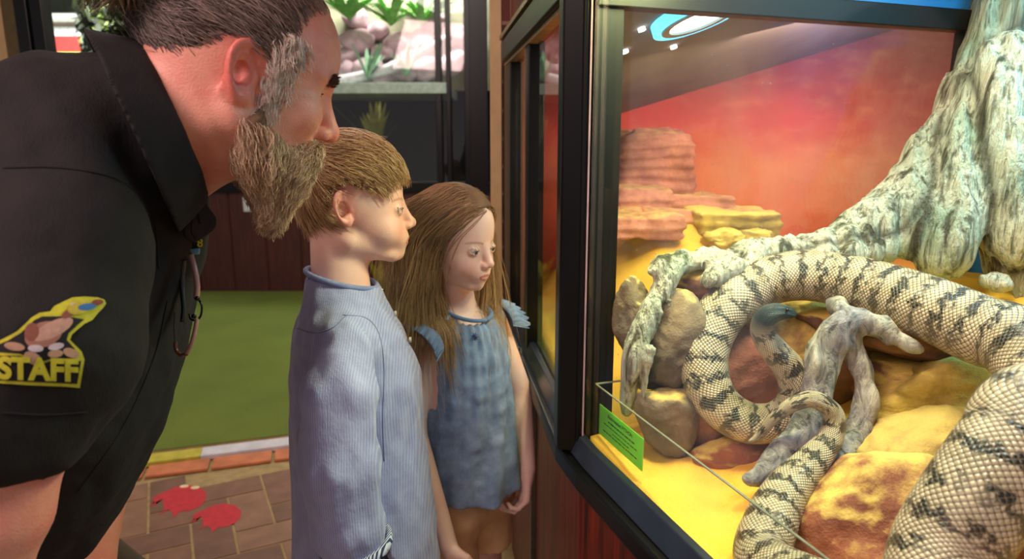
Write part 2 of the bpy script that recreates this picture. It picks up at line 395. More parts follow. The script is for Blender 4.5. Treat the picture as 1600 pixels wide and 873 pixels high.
# lit display: back wall, rocks, branch, plants
M_dispback = simple('display_backdrop', C(150, 150, 120), .8, 0, .2, 4)
o = MB().box(fx(470), fx(760), 6.35, 6.4, zl_, 2.95).build('display_backdrop', M_dispback); tag(o, 'mottled olive back panel of the lit rock and plant display', 'backdrop')
M_drock = simple('pink_grey_rock', C(196, 168, 172), .8, 0, .2, 10, .8)
area('display_light', (fx(600), 5.75, 2.85), (fx(600), 6.2, 1.7), .9, 62, (1.0, .97, .95), .3)
def rock_mesh(name, c, r, seed, m, rot=0, planes=14, rough=.06, sub=4, tilt=0):
    rs = np.random.RandomState(seed); bm = bmesh.new(); bmesh.ops.create_icosphere(bm, subdivisions=sub, radius=1)
    D = np.array([v.co[:] for v in bm.verts]); N = rs.normal(size=(planes, 3)); N /= np.linalg.norm(N, axis=1)[:, None]; dd = .72 + .28 * rs.rand(planes)
    X = D @ N.T; rr = np.where(X > .05, dd / np.maximum(X, .05), 9.); k = 15.0
    rad = -np.log(np.exp(-k * rr).sum(1) + np.exp(-k * 1.15)) / k
    rad = rad * (1 + rough * fbm(D + seed * 3.1, 2.2, 4, seed) - rough * .9 * np.abs(fbm(D * [1, 1, 2.2] + seed * 1.7, 1.7, 3, seed + 5))); P = D * rad[:, None] * np.asarray(r)
    M = np.array(Matrix.Rotation(rot, 3, 'Z') @ Matrix.Rotation(tilt, 3, 'Y')); P = P @ M.T + np.asarray(c)
    fs = np.array([[v.index for v in f.verts] for f in bm.faces]); bm.free()
    return mkobj(name, P, fs, m, None, True)
rs = random.Random(4)
for i, (px, py, y, r) in enumerate([(545, 112, 6.0, .13), (572, 108, 5.95, .15), (602, 118, 5.9, .12), (635, 110, 5.95, .16), (668, 108, 5.95, .15), (560, 65, 6.15, .17), (600, 82, 6.15, .13), (625, 68, 6.2, .16), (662, 72, 6.2, .18), (556, 28, 6.22, .15), (680, 40, 6.25, .15), (712, 100, 6.0, .15), (715, 60, 6.2, .15), (540, 90, 6.1, .12), (588, 50, 6.25, .12), (640, 92, 6.1, .11)]):
    o = rock_mesh('display_rock', Wy(px, py, y), (r, r * .8, r * .7), 50 + i, M_drock, rs.random() * 3, sub=3)
    tag(o, 'pinkish grey display rock, ' + ['%s of the row resting on the ledge' % q_ for q_ in ('leftmost but one', 'second', 'third', 'fourth', 'fifth')][min(i, 4)] if i < 5 else 'pinkish grey display rock, ' + {5: 'left one of the upper row', 6: 'below the second of the upper row', 7: 'in the middle of the upper row', 8: 'large one near the right of the upper row', 9: 'highest at the left edge', 10: 'highest at the right edge', 11: 'low one behind the thin black posts', 12: 'upper one behind the thin black posts', 13: 'leftmost one just right of the forehead', 14: 'small high one left of centre', 15: 'small one in the centre of the heap'}[i], 'rock', 'rocks in the lit display')
br = spline([Wy(520, 128, 5.75), Wy(570, 118, 5.72), Wy(620, 102, 5.72), Wy(655, 84, 5.72), Wy(705, 56, 5.75)], 24)
o = MB().tube(br, np.linspace(.045, .032, 24), 10).build('display_branch', simple('pale_branch', C(200, 196, 196), .7, 0, .15, 20, .5), smooth=True); tag(o, 'pale bare branch slanting across the rocks of the lit display', 'branch')
M_leaf = simple('bright_leaf', C(96, 168, 62), .5, 0, .2, 20); M_leaf2 = simple('grey_green_leaf', C(128, 170, 132), .5, 0, .15, 20); M_leafd = simple('olive_leaf', C(110, 118, 40), .5, 0, .2, 20)
def leafy(name, base, n, L, spread, m, seed, wd=.03, droop=.5, up=1.0):
    q = random.Random(seed); mb = MB()
    for i in range(n):
        az = q.random() * 6.283; l = L * (.6 + .6 * q.random()); sp = spread * (.3 + q.random()); pts = []
        for k in range(7):
            s = k / 6; rad = sp * s * l; z = l * (up * s - droop * s * s)
            pts.append((base[0] + math.cos(az) * rad, base[1] + math.sin(az) * rad, base[2] + z))
        sx, sy = -math.sin(az) * wd, math.cos(az) * wd; vs = []
        for k, p in enumerate(pts):
            wv = math.sin(math.pi * (.12 + .88 * k / 6)) ** .8
            vs += [(p[0] - sx * wv, p[1] - sy * wv, p[2]), (p[0], p[1], p[2] - wd * .3 * wv), (p[0] + sx * wv, p[1] + sy * wv, p[2])]
        mb.poly(vs, [[3 * k + j, 3 * k + j + 1, 3 * k + j + 4, 3 * k + j + 3] for k in range(6) for j in (0, 1)])
    return mb.build(name, m, smooth=True)
for i, (px, py, y, L, mm, lab) in enumerate([(545, 10, 6.0, .3, M_leaf, 'leftmost'), (610, 20, 6.0, .34, M_leaf, 'middle'), (660, 18, 6.05, .34, M_leaf, 'rightmost')]):
    p = Wy(px, py, y); p[2] -= .1
    tag(leafy('bushy_plant', p, 46, L, 1.1, mm, i, .022), 'bright green bushy plant at the top of the lit display, %s of the three' % lab, 'plant', 'green plants in the lit display')
for i, (px, py, lab) in enumerate([(575, 125, 'left'), (635, 120, 'right')]):
    tag(leafy('strap_leaved_plant', Wy(px, py, 5.62), 14, .34, .5, M_leaf2, 20 + i, .02, .25), 'grey green strap leaved plant among display rocks, %s one' % lab, 'plant', 'strap leaved plants in the lit display')
p = Wy(588, 235, 5.85); tag(leafy('yucca', p, 16, .5, .7, M_leafd, 31, .022, .2), 'spiky olive plant in the dark planting below the lit display', 'plant')
p = Wz(598, 452, 0.02); p = np.array([fx(600), 5.2, .02]); tag(leafy('yellow_shrub', p, 34, .42, .8, simple('yellow_leaf', C(170, 160, 40), .6, 0, .2, 20), 37, .035, .3), 'yellow leaved low shrub behind the boy at the far end of the turf', 'plant')
area('room_light', (fx(600), 5.8, 1.55), (fx(600), 5.9, .5), .5, 1.0, (1, .9, .6))

# brick pier and beige post beyond the last bay
o = MB().box(Wy(783, 300, 2.0)[0], Wy(799, 300, 2.0)[0], 1.985, 2.2, 0, 3.0).build('wall_pier', M_brick); tag(o, kind='structure')
o = MB().box(Wy(767, 300, 2.0)[0], Wy(784.5, 300, 2.0)[0], 1.98, 2.03, 0, 3.0).build('trim_6', M_beige, bevel=.002); tag(o, kind='structure')
# left doorway: beige jamb and black posts, outdoors beyond
o = MB().box(Wy(-35, 60, 3.2)[0], Wy(8, 60, 3.2)[0], 3.2, 3.3, 0, 3.0).build('trim_7', M_beige, bevel=.003); tag(o, kind='structure')
o = MB().box(Wy(8, 60, 3.2)[0], Wy(32, 60, 3.2)[0], 3.2, 3.28, 0, 3.0).build('trim_8', simple('olive_jamb', C(92, 76, 30), .5), bevel=.003); tag(o, kind='structure')
o = MB().box(Wy(22, 60, 3.1)[0], Wy(42, 60, 3.1)[0], 3.12, 3.19, 0, 3.0).build('trim_9', M_black, bevel=.003); tag(o, kind='structure')
o = MB().box(Wy(48, 60, 3.1)[0], Wy(66, 60, 3.1)[0], 3.12, 3.19, 0, 3.0).build('trim_10', M_black, bevel=.003); tag(o, kind='structure')
o = MB().box(Wy(42, 60, 3.1)[0], Wy(48, 60, 3.1)[0], 3.15, 3.16, 0, 3.0).build('trim_11', simple('green_glass_edge', C(40, 110, 96), .3)); tag(o, kind='structure')
# pavilion outdoors: walls, red band, yellow band, roof
hx0 = Wy(45, 60, 9)[0]; hx1 = Wy(127, 60, 9)[0]; hz = lambda py: Wy(90, py, 9)[2]
h = empty('kiosk', ((hx0 + hx1) / 2, 9.2, 0)); tag(h, 'white kiosk with a red band and grey roof seen through the left doorway', 'building')
MB().box(hx0, hx1, 9.0, 10, 0, hz(40)).build('wall', simple('kiosk_white', C(225, 230, 225), .7), h)
MB().box(hx0 - .02, hx1, 8.95, 8.99, hz(83), hz(57)).build('red_band', simple('kiosk_red', C(170, 46, 40), .6), h)
MB().box(hx0 - .02, hx1 + .05, 8.9, 8.98, hz(101), hz(83)).build('yellow_band', simple('kiosk_yellow', C(205, 212, 90), .6), h)
MB().prism([(hx0 - .1, 8.8), (hx1 + .1, 8.8), (hx1 + .1, 10.1), (hx0 - .1, 10.1)], hz(40), hz(24)).build('roof', simple('kiosk_roof', C(150, 150, 140), .8), h, bevel=.05)
area('daylight', (hx0 + .6, 7.2, 3.4), (hx0 + .3, 9, 1.6), 2.0, 170, (.95, 1, 1))
def treefn(name, px, y, hgt, seed, label, m, n=260, L=.5, rad=1.1):
    q = random.Random(seed); x = Wy(px, 60, y)[0]; r_ = empty(name, (x, y, 0)); tag(r_, label, 'tree', 'trees beyond the doorway')
    MB().tube([(x, y, 0), (x + .05, y, hgt * .4), (x - .05, y + .05, hgt * .75)], [.16, .12, .07], 10).build('trunk', simple('dark_bark', C(44, 30, 22), .9), r_, smooth=True)
    mb = MB()
    for i in range(n):
        a = q.random() * 6.28; b_ = q.gauss(0, .5); r2 = rad * q.random() ** .4; c = np.array([x + math.cos(a) * r2, y + math.sin(a) * r2, hgt * .8 + b_ * .9]); d = np.array([q.gauss(0, 1), q.gauss(0, 1), q.gauss(0, 1)]); d /= np.linalg.norm(d); s = np.cross(d, [0, 0, 1]) * .05; d *= .13
        mb.poly([c - d, c + s, c + d, c - s], [[0, 1, 2, 3]])
    mb.build('foliage', m, r_)
treefn('tree', 172, 7.5, 2.5, 3, 'dark leafy tree outdoors beside the white kiosk', simple('dark_foliage', C(48, 54, 30), .6, 0, .3, 3), 700, rad=.28)
treefn('tree', 218, 8.3, 2.2, 5, 'sunlit yellow green tree outdoors behind the man\'s hair bun', simple('light_foliage', C(150, 170, 90), .6, 0, .3, 3), 1200, rad=.62)
area('daylight', (Wy(190, 60, 8)[0], 7.0, 3.2), (Wy(190, 60, 9)[0], 9.5, 1.8), 1.0, 90, (.95, 1, .9))
o = MB().box(-9, hx1 + 2.5, 12, 12.1, 0, 4).build('hedge', simple('dark_hedge', C(30, 36, 22), .9, 0, .3, 3)); tag(o, 'dark hedge filling the view behind the kiosk outdoors', 'hedge')
o = MB().box(-9, 3, 7.0, 12, -.06, 0).build('ground', simple('outdoor_paving', C(120, 112, 100), .9)); tag(o, kind='structure')

# ---------------- exhibit glazing: near panel, corner post, bays
ZS, ZT = 0.80, 1.445
PEND = T2(0, 1.25)
def th(a, b, t0, t1):
    """offset pair of points on the line a-b"""
    a = np.array(a, float); b = np.array(b, float); return a + (b - a) * t0, a + (b - a) * t1
# wood cladding under the glass
mb = MB(); mb.wallseg(O2, PEND, .05, 0, .74, 0, 1); mb.wallseg(A1, O2, .05, 0, .74, 0, 1); mb.wallseg(A2, A1, .05, 0, .74, 0, 1)
o = mb.build('wall_right', M_redwood); tag(o, kind='structure')
# horizontal frame (sill) with rounded nose
def profile_bar(name, path, prof, m, label=None, cat=None, parent=None, bevel=0):
    """sweep (offset outward, z) profile along an xy path; mitred"""
    P = [np.array(p, float) for p in path]; n = len(P); k = len(prof); vs = []
    for i in range(n):
        d0 = P[i] - P[i - 1] if i else P[1] - P[0]; d1 = P[i + 1] - P[i] if i < n - 1 else P[-1] - P[-2]
        d0 = d0 / np.linalg.norm(d0); d1 = d1 / np.linalg.norm(d1); t_ = d0 + d1; t_ /= np.linalg.norm(t_); nn = np.array([t_[1], -t_[0]]); sc_ = 1 / max(.5, nn @ np.array([d1[1], -d1[0]]))
        for (o_, z) in prof: q = P[i] + nn * o_ * sc_; vs.append((q[0], q[1], z))
    fs = [[i * k + j, i * k + (j + 1) % k, (i + 1) * k + (j + 1) % k, (i + 1) * k + j] for i in range(n - 1) for j in range(k)]
    fs += [list(range(k))[::-1], [(n - 1) * k + j for j in range(k)]]
    o = mkobj(name, vs, fs, m, parent); bm = bmesh.new(); bm.from_mesh(o.data); bmesh.ops.recalc_face_normals(bm, faces=bm.faces); bm.to_mesh(o.data); bm.free()
    if bevel: b_ = o.modifiers.new('b', 'BEVEL'); b_.width = bevel; b_.segments = 3
    if label: tag(o, label, cat)
    return o
# soften the corner with an extra vertex, as in the photo the rail bends round
PATH = [PEND, T2(0, .06), (O2 + (A1 - O2) * .06), A1, A2]
PATH = [np.array(p) for p in PATH]
# outward = to the viewer's side; path runs camera -> far so outward is left: flip sign
for nm, prof, mm, lab in (('sill_rail', [(-.0, .735), (.034, .735), (.034, .768), (-.0, .768)], M_black, 'black rounded lower rail running under the snake window and round the corner'),
                     ('glazing_bead', [(-.0, .7682), (.022, .7682), (.012, .800), (-.0, .800)], simple('blue_grey_metal', C(62, 72, 86), .28, .6, .1, 20), 'blue grey metal glazing bead on top of the black rail')):
    prof = [(-a, z) for a, z in prof]; profile_bar(nm, PATH, prof, mm, lab, 'rail', bevel=.006 if nm == 'sill_rail' else .002)
# head rail over the bays and the near panel
profile_bar('head_rail', PATH[0:5], [(-.03, 1.448), (.0, 1.448), (.0, 1.50), (-.03, 1.50)], M_black, 'black upper rail over the glass panels of the exhibit', 'rail', bevel=.004)
profile_bar('head_trim', PATH[2:5], [(-.034, 1.505), (-.001, 1.505), (-.001, 1.515), (-.034, 1.515)], simple('olive_metal', C(150, 128, 92), .35, .5), 'thin tan metal strip above the black head rail of the far bays', 'trim')
profile_bar('head_strip', PATH[2:5], [(-.02, 1.440), (.0, 1.440), (.0, 1.4475), (-.02, 1.4475)], simple('tan_metal', C(176, 152, 112), .35, .5), 'tan metal strip on the underside of the head rail', 'trim')
mb = MB()
for a, b_ in ((O2, PEND), (A1, O2), (A2, A1)): mb.wallseg(a, b_, .05, 1.517, 3.0, 0, 1)
o = mb.build('wall_above', M_redwood); tag(o, kind='structure')
# corner post: stacked profiles
mb = MB(); pc = O2 + np.array([-.012, .0])
mb.prism([pc + np.array(q) for q in ((-.024, -.002), (.005, -.014), (.016, .006), (-.004, .034), (-.028, .03))], .77, 1.447)
mb.prism([pc + np.array(q) for q in ((.003, -.018), (.0115, -.018), (.014, -.010), (.005, -.010))], .79, 1.446)
o = mb.build('corner_post', M_black, bevel=.003); tag(o, 'thick black corner post at the left edge of the snake window', 'post')
o = MB().prism([pc + np.array(q) for q in ((.0125, -.0195), (.0150, -.0195), (.0152, -.012), (.0127, -.012))], .801, 1.446).build('corner_bead', simple('pink_metal', C(200, 170, 176), .3, .4)); tag(o, 'thin pale metal edge running down the black corner post', 'trim')
for i, (t_, lab) in enumerate(((.0, 'black post between the two narrow far bays of glass'), (.80, 'black end post of the glass bays beside the brick pier'))):
    c = A1 + (A2 - A1) * t_; d = (A2 - A1) / np.linalg.norm(A2 - A1); mb = MB()
    mb.wallseg(c - d * .02, c + d * (.02 if i == 0 else .19), .035, .77, 1.447, 0, 0); o = mb.build('mullion', M_black, bevel=.003); tag(o, lab, 'post')
o = MB().wallseg(A1 + (0.006, -.05), A1 + (0.005, -.038), .022, 0, .735, 0, 0).build('corner_strip', M_steel); tag(o, 'vertical grey metal strip joining the wooden boards below the bays', 'trim')
o = MB().wallseg(A1 + (-.012, .03), A1 + (-.012, .04), .02, .78, 1.44, 0, 0).build('mullion_bead', simple('tan_bead', C(140, 100, 76), .4, .3)); tag(o, 'thin tan bead beside the post between the far bays', 'trim')
# small latch on the lower rail of the far bay
c = A1 + (O2 - A1) * .15
lt = empty('latch', (c[0] - .03, c[1], .79)); tag(lt, 'small grey metal latch on the rail of the far glass bay', 'latch')
MB().box(c[0] - .040, c[0] - .036, c[1] - .02, c[1] + .02, .782, .797).build('plate', M_steel, lt)
MB().box(c[0] - .044, c[0] - .040, c[1] - .02, c[1] - .012, .776, .800).build('hook', M_steel, lt); MB().box(c[0] - .044, c[0] - .040, c[1] + .012, c[1] + .02, .776, .800).build('hook', M_steel, lt)
# screws on the wood
for px, py in ((981, 838), (1002, 872)):
    r_ = ray(px, py); tt = .452 / (r_[0] + .345 * r_[1]) - .012; p = CAM + r_ * tt
    o = MB().tube([p + np.array([.004 * E1[0], .004 * E1[1], 0]), p - np.array([.004 * E1[0], .004 * E1[1], 0])], .006, 12).build('screw', M_steel, bevel=.0008); tag(o, 'round metal screw head in the red wood, ' + ('upper one near the rail' if px < 990 else 'lower one at the bottom of the photo'), 'screw', 'screws in the red wood')
M_tank_glass = glassmat('tank_glass', refl=1.0)
M_div_glass = glassmat('divider_glass', refl=1.2, dirt=.18)
mb = MB(); mb.wallseg(T2(.004, .016), T2(.004, 1.24), .006, ZS - .01, 1.6, 0, 0); o = mb.build('window_3', M_tank_glass); tag(o, kind='structure')
mb = MB(); mb.wallseg(O2 + (-.006, .03), A1 + (-.0, -.02), .006, ZS - .01, 1.448, 0, 0); o = mb.build('window_4', M_tank_glass); tag(o, kind='structure')
mb = MB(); mb.wallseg(A1 + (-.003, .02), A1 + (A2 - A1) * .75, .006, ZS - .01, 1.448, 0, 0); o = mb.build('window_5', M_tank_glass); tag(o, kind='structure')
# divider between the two exhibits
mb = MB(); mb.wallseg(T2(.05, -.003), T2(.71, -.003), .006, .80, 1.43, 0, 0); o = mb.build('window_6', M_div_glass); tag(o, kind='structure')
M_frameg = simple('dark_green_black_frame', C(8, 11, 10), .5, 0, .2, 14, Specular_IOR_Level=.25)
dv = empty('divider_frame', (*T2(.35, 0), .78)); tag(dv, 'black frame round the glass divider behind the snake window', 'frame')
MB().wallseg(T2(.008, -.004), T2(.052, -.004), .02, .78, 1.44, 0, 0).build('jamb', M_frameg, dv, bevel=.002)
MB().wallseg(T2(.706, -.004), T2(.75, -.004), .03, .78, 1.44, 0, 0).build('jamb', M_frameg, dv, bevel=.002)
MB().wallseg(T2(.008, -.004), T2(.75, -.004), .03, 1.428, 1.462, 0, 0).build('header', M_frameg, dv, bevel=.002)
M_blue = simple('blue_paint', C(30, 120, 190), .6, 0, .1, 5)
o = MB().wallseg(T2(.0, -.012), T2(.80, -.012), .02, 1.463, 1.8, 0, 0).build('wall_divider', M_blue); tag(o, kind='structure')
o = MB().wallseg(T2(.76, -.02), T2(.76, 1.4), .03, .5, 1.8, 0, 0).build('wall_back_right', M_blue); tag(o, kind='structure')
# low glass barrier with a green card clipped to it
M_gedge = simple('glass_edge', C(120, 124, 104), .2)
lb = empty('low_glass_barrier', (*T2(.03, .4), .80)); tag(lb, 'low clear glass barrier just behind the snake window, its edge a thin line', 'glass barrier')
MB().wallseg(T2(.016, .02), T2(.016, 1.2), .005, .79, .882, 0, 0).build('pane', M_tank_glass, lb)
MB().wallseg(T2(.016, .02), T2(.016, 1.2), .0030, .882, .8832, 0, 0).build('edge', M_gedge, lb)
MB().wallseg(T2(.016, .018), T2(.06, .018), .0052, .882, .8832, 0, 0).build('edge', M_gedge, lb)
# backdrop mural of the neighbouring exhibit: painted desert dusk
YM = 2.13
m, t, b = newmat('painted_desert_mural', rough=.75)
geo = t.add('ShaderNodeNewGeometry').outputs['Position']; sx = t.add('ShaderNodeSeparateXYZ', {0: geo}); X, Z = sx.outputs[0], sx.outputs[2]
nz = t.noise(t.mapping(geo, (1.4, 1, 3.0)), 3, 5, .6)
zz = t.math('ADD', Z, t.math('MULTIPLY', t.math('SUBTRACT', nz, .5), .16))
sky = t.ramp(t.rng(zz, .90, 1.55), [(0, C(196, 84, 52)), (.22, C(228, 128, 76)), (.38, C(226, 146, 100)), (.6, C(204, 82, 66)), (.82, C(146, 52, 50)), (1, C(100, 44, 54))])
rightm = t.rng(t.math('ADD', X, t.math('MULTIPLY', nz, .25)), .95, 1.35)
sky = t.mix(t.math('MULTIPLY', rightm, .65), sky, C(150, 92, 92))
leftm = t.rng(X, .62, .40); sky = t.mix(t.math('MULTIPLY', leftm, .5), sky, C(232, 60, 52))
nh = t.noise(t.mapping(geo, (2.3, 1, .4)), 1.7, 3); hills = t.math('GREATER_THAN', t.math('ADD', .985, t.math('MULTIPLY', t.math('SUBTRACT', nh, .5), .28)), Z)
sky = t.mix(t.math('MULTIPLY', hills, .8), sky, C(206, 84, 48))
nh2 = t.noise(t.mapping(geo, (3, 1, 7)), 4, 4); sky = t.mix(t.rng(nh2, .5, .8, 0, .18), sky, C(236, 176, 120))
t.l.new(sky, b.inputs['Base Color']); M_mural = m
o = MB().box(-.02, 1.95, YM, YM + .04, .6, 1.9).build('wall_mural', M_mural); tag(o, kind='structure')
# sloping panel and glowing discs built in place of a reflected room ceiling
def zsof(x, y): return 1.326 + .30 * (x - .34) - .17 * (y - YM)
c4 = [(T2(.045, -.02)), T2(.80, -.02), np.array([1.9, YM]), np.array([.33, YM])]
vs = [(p[0], p[1], max(zsof(*p), 1.2)) for p in c4]; vs += [(p[0], p[1], z + .03) for p, (_, _, z) in zip(c4, vs)]
o = MB().poly(vs, [[0, 1, 2, 3], [7, 6, 5, 4], [0, 4, 5, 1], [1, 5, 6, 2], [2, 6, 7, 3], [3, 7, 4, 0]]).build('reflected_ceiling', simple('grey_plaster', C(120, 112, 104), .85, 0, .08, 8)); tag(o, kind='structure')
def sofpt(px, py):
    r_ = ray(px, py); k = r_[2] - .30 * r_[0] + .17 * r_[1]; t_ = (1.326 - .30 * .34 + .17 * YM - CAM[2]) / k; return CAM + r_ * t_
sn = Vector((-.30, .17, 1)).normalized(); q = sn.to_track_quat('Z', 'Y')
def disc(name, c, r0, r1, z0, z1, m, parent=None, seg=48):
    vs = []; fs = []
    for k in range(seg):
        a = 2 * math.pi * k / seg
        for (r_, z_) in ((r0, z0), (r1, z0), (r1, z1), (r0, z1)): vs.append(Vector(c) + q @ Vector((r_ * math.cos(a), r_ * math.sin(a), z_)))
    for k in range(seg):
        n_ = (k + 1) % seg
        for j in range(4): fs.append([4 * k + j, 4 * k + (j + 1) % 4, 4 * n_ + (j + 1) % 4, 4 * n_ + j])
    return mkobj(name, vs, fs, m, parent)
cl = sofpt(1088, 17); lp = empty('lamp_reflection', cl); tag(lp, 'glowing stand-in for a round lamp reflection with blue ring above the mural', 'lamp')
disc('diffuser', cl, .001, .052, -.016, -.001, emis('lamp_white', (1, 1, .92, 1), 5), lp); disc('ring', cl, .068, .082, -.018, -.001, emis('lamp_blue', (.12, .7, 1, 1), 2.2), lp)
disc('rim', cl, .0535, .067, -.020, -.001, simple('rim_grey', C(120, 150, 150), .4), lp)
for px, py, lb_ in ((1002, 43, 'above the other two'), (1052, 71, 'right one'), (976, 78, 'left one beside the frame')):
    o = disc('downlight', sofpt(px, py), .0005, .0065, -.006, -.001, emis('downlight_white', (1, 1, 1, 1), 8), seg=16); tag(o, 'tiny round reflection of a downlight on the grey slope, ' + lb_, 'lamp', 'small reflected downlights above the mural')
# ================================================================== INSIDE THE TANK
m, t, b = newmat('yellow_sand', rough=.95)
v = t.coord(); n1 = t.noise(v, 6, 5); n2 = t.noise(v, 420, 2)
t.l.new(t.mix(t.math('MULTIPLY', n2, .6), t.mix(t.rng(n1, .35, .65), C(230, 186, 52), C(222, 150, 50)), C(238, 206, 92)), b.inputs['Base Color'])
t.l.new(t.bump(n2, .35, .003), b.inputs['Normal']); M_sand = m
def rockmat(name, side, side2, sand, lo=.35, hi=.75):
    m, t, b = newmat(name, rough=.9); v = t.coord(); g = t.add('ShaderNodeNewGeometry').outputs['Normal']; z = t.add('ShaderNodeSeparateXYZ', {0: g}).outputs[2]
    n = t.noise(v, 14, 6, .65); n2 = t.noise(v, 300, 2); n3 = t.noise(v, 45, 4, .6)
    base = t.mix(t.rng(n, .35, .65), side, side2)
    f = t.rng(t.math('ADD', z, t.math('MULTIPLY', t.math('SUBTRACT', n3, .5), .9)), lo, hi)
    t.l.new(t.mix(f, base, t.mix(t.math('MULTIPLY', n2, .5), sand, C(220, 190, 100))), b.inputs['Base Color'])
    h = t.math('ADD', t.math('MULTIPLY', n3, .7), t.math('MULTIPLY', n2, .15)); t.l.new(t.bump(h, .7, .008), b.inputs['Normal']); return m
M_rock = rockmat('brown_rock_dusted_with_sand', C(88, 60, 46), C(140, 98, 72), C(206, 176, 84))
M_rockr = rockmat('red_rock_dusted_with_sand', C(112, 66, 48), C(156, 98, 72), C(206, 178, 88), .6, .95)
M_rockt = rockmat('tan_sandy_rock', C(118, 92, 62), C(152, 132, 84), C(180, 160, 90), .3, .9)
M_rockg = rockmat('grey_rock', C(78, 70, 58), C(128, 112, 88), C(200, 176, 100), .7, 1.1)
M_rockp = rockmat('pink_ledge_rock', C(150, 92, 78), C(196, 136, 112), C(206, 176, 108), .8, 1.15)
M_rocky = rockmat('yellow_rock', C(132, 112, 40), C(196, 170, 78), C(214, 184, 92), .5, .9)

# sand: two height fields
def sandz(X, Y, u):
    P = np.stack([X, Y, X * 0], -1); return .783 + .235 * np.clip((u - .08) / .6, 0, 1) ** 1.7 + .012 * fbm(P, 7, 3, 5)
def field(name, pts, faces, m): return mkobj(name, pts, faces, m, None, True)
nu, nv = 90, 130; U, V = np.meshgrid(np.linspace(.012, .742, nu), np.linspace(.012, 1.2, nv), indexing='ij')
XY = O2 + U[..., None] * E1 + V[..., None] * E2; X = XY[..., 0].ravel(); Y = XY[..., 1].ravel(); Z = sandz(X, Y, U.ravel())
I = np.arange(nu * nv).reshape(nu, nv)
def slab(X, Y, Z, I, base):
    n = len(X); top = np.stack([X, Y, Z], -1); bot = np.stack([X, Y, Z * 0 + base], -1); v = np.vstack([top, bot])
    f = np.stack([I[:-1, :-1], I[1:, :-1], I[1:, 1:], I[:-1, 1:]], -1).reshape(-1, 4)
    ring = np.concatenate([I[:, 0], I[-1, 1:], I[-2::-1, -1], I[0, -2:0:-1]]); r2 = np.roll(ring, -1)
    return v, np.vstack([f, f[:, ::-1] + n, np.stack([ring, r2, r2 + n, ring + n], 1)[:, ::-1]])
v, f = slab(X, Y, Z, I, .742); o = mkobj('sand_bed', v, f[:, ::-1], M_sand, None, True); tag(o, 'yellow orange sand bed under the snake and rocks in the near exhibit', 'sand', kind='stuff')
us = np.linspace(0, 1, 90); vs_ = np.linspace(.0, 1, 70)
Lf = lambda s: np.where(s[..., None] < .35, O2 + np.array([.02, .02]) + (A1 - O2) * (s[..., None] / .35), A1 + np.array([.02, .02]) + (np.array([.04, YM - .005]) - A1 - np.array([.02, .02])) * ((s[..., None] - .35) / .65))
S, Tt = np.meshgrid(us, vs_, indexing='ij'); La = Lf(S); Rb = (T2(.755, -.03)[None, None] + (np.array([1.7, YM - .005]) - T2(.755, -.03)) * S[..., None]); XY = La + (Rb - La) * Tt[..., None]
X = XY[..., 0].ravel(); Y = XY[..., 1].ravel(); dep = np.clip((Y - 1.05) / .55, 0, 1) ** 1.2 * np.clip(Tt.ravel() * 4, .10, 1)
Z = .79 + .265 * dep * (1 - .62 * np.clip((X - .50 - .12 * (Y - 1.5)) / .16, 0, 1)) + .01 * fbm(np.stack([X, Y, X * 0], -1), 6, 3, 9); I = np.arange(90 * 70).reshape(90, 70)
v, f = slab(X, Y, Z, I, .742); o = mkobj('sand_bed', v, f[:, ::-1], M_sand, None, True); tag(o, 'yellow sand bed of the far exhibit behind the glass divider', 'sand', kind='stuff')

def rock(c, r, seed, m, label, rot=0., tilt=0., planes=12, rough=.07, sub=5):
    o = rock_mesh('rock', c, r, seed, m, rot, planes, rough, sub, tilt); tag(o, label, 'rock'); return o
# (px, py, d, (rx, ry, rz), seed, material, rot, tilt, label)
for px, py, d, r, sd, mm, ro, ti, lab in [
    (1045, 545, 1.04, (.050, .06, .085), 3, M_rockg, .3, .1, 'dark brown rock between the pale root and the left side of the snake coil'),
    (1115, 440, 1.09, (.085, .07, .045), 8, M_rock, .5, 0, 'flat topped rock behind the upper left of the snake coil, sandy on top'),
    (1040, 648, 1.035, (.058, .05, .055), 5, M_rockg, .2, .2, 'grey brown rock at the foot of the pale root beside the green card'),
    (1150, 590, 1.10, (.11, .07, .10), 12, M_rockr, .8, -.1, 'reddish rock enclosed by the coil of the snake'),
    (1255, 575, 1.12, (.12, .11, .115), 15, M_rock, .2, .05, 'yellow topped rock the snake head rests over'),
    (1390, 505, 1.06, (.15, .13, .06), 21, M_rock, .4, .15, 'wide sand covered ledge under the thick body of the snake'),
    (1455, 620, .99, (.095, .08, .060), 24, M_rock, -.4, .2, 'brown wedge of rock with a yellow sandy top right of the driftwood'),
    (1445, 715, .885, (.115, .09, .072), 29, M_rockt, .3, -.25, 'large sandy boulder behind the front body of the snake'),
    (1350, 835, .80, (.115, .075, .085), 33, M_rockr, .2, -.2, 'reddish brown boulder at the bottom of the window between tail and front body'),
    (1600, 800, .70, (.08, .1, .08), 36, M_rockr, 0, 0, 'dark red rock at the right edge behind the front body of the snake'),
    (1520, 600, .97, (.16, .10, .07), 39, M_rocky, .3, .0, 'sandy yellow rock under the snake at the right edge'),
    (1180, 720, 1.02, (.09, .05, .04), 44, M_rockr, .1, 0, 'low reddish rock on the sand below the snake coil'),
    (984, 500, 1.035, (.03, .03, .065), 47, M_rockg, .1, 0, 'dark upright rock against the divider left of the pale root'),
    (1085, 660, 1.05, (.045, .045, .06), 51, M_rock, .1, 0, 'small dark brown rock under the left of the snake coil'),
    ]:
    rock(W(px, py, d), r, sd, mm, lab, ro, ti)
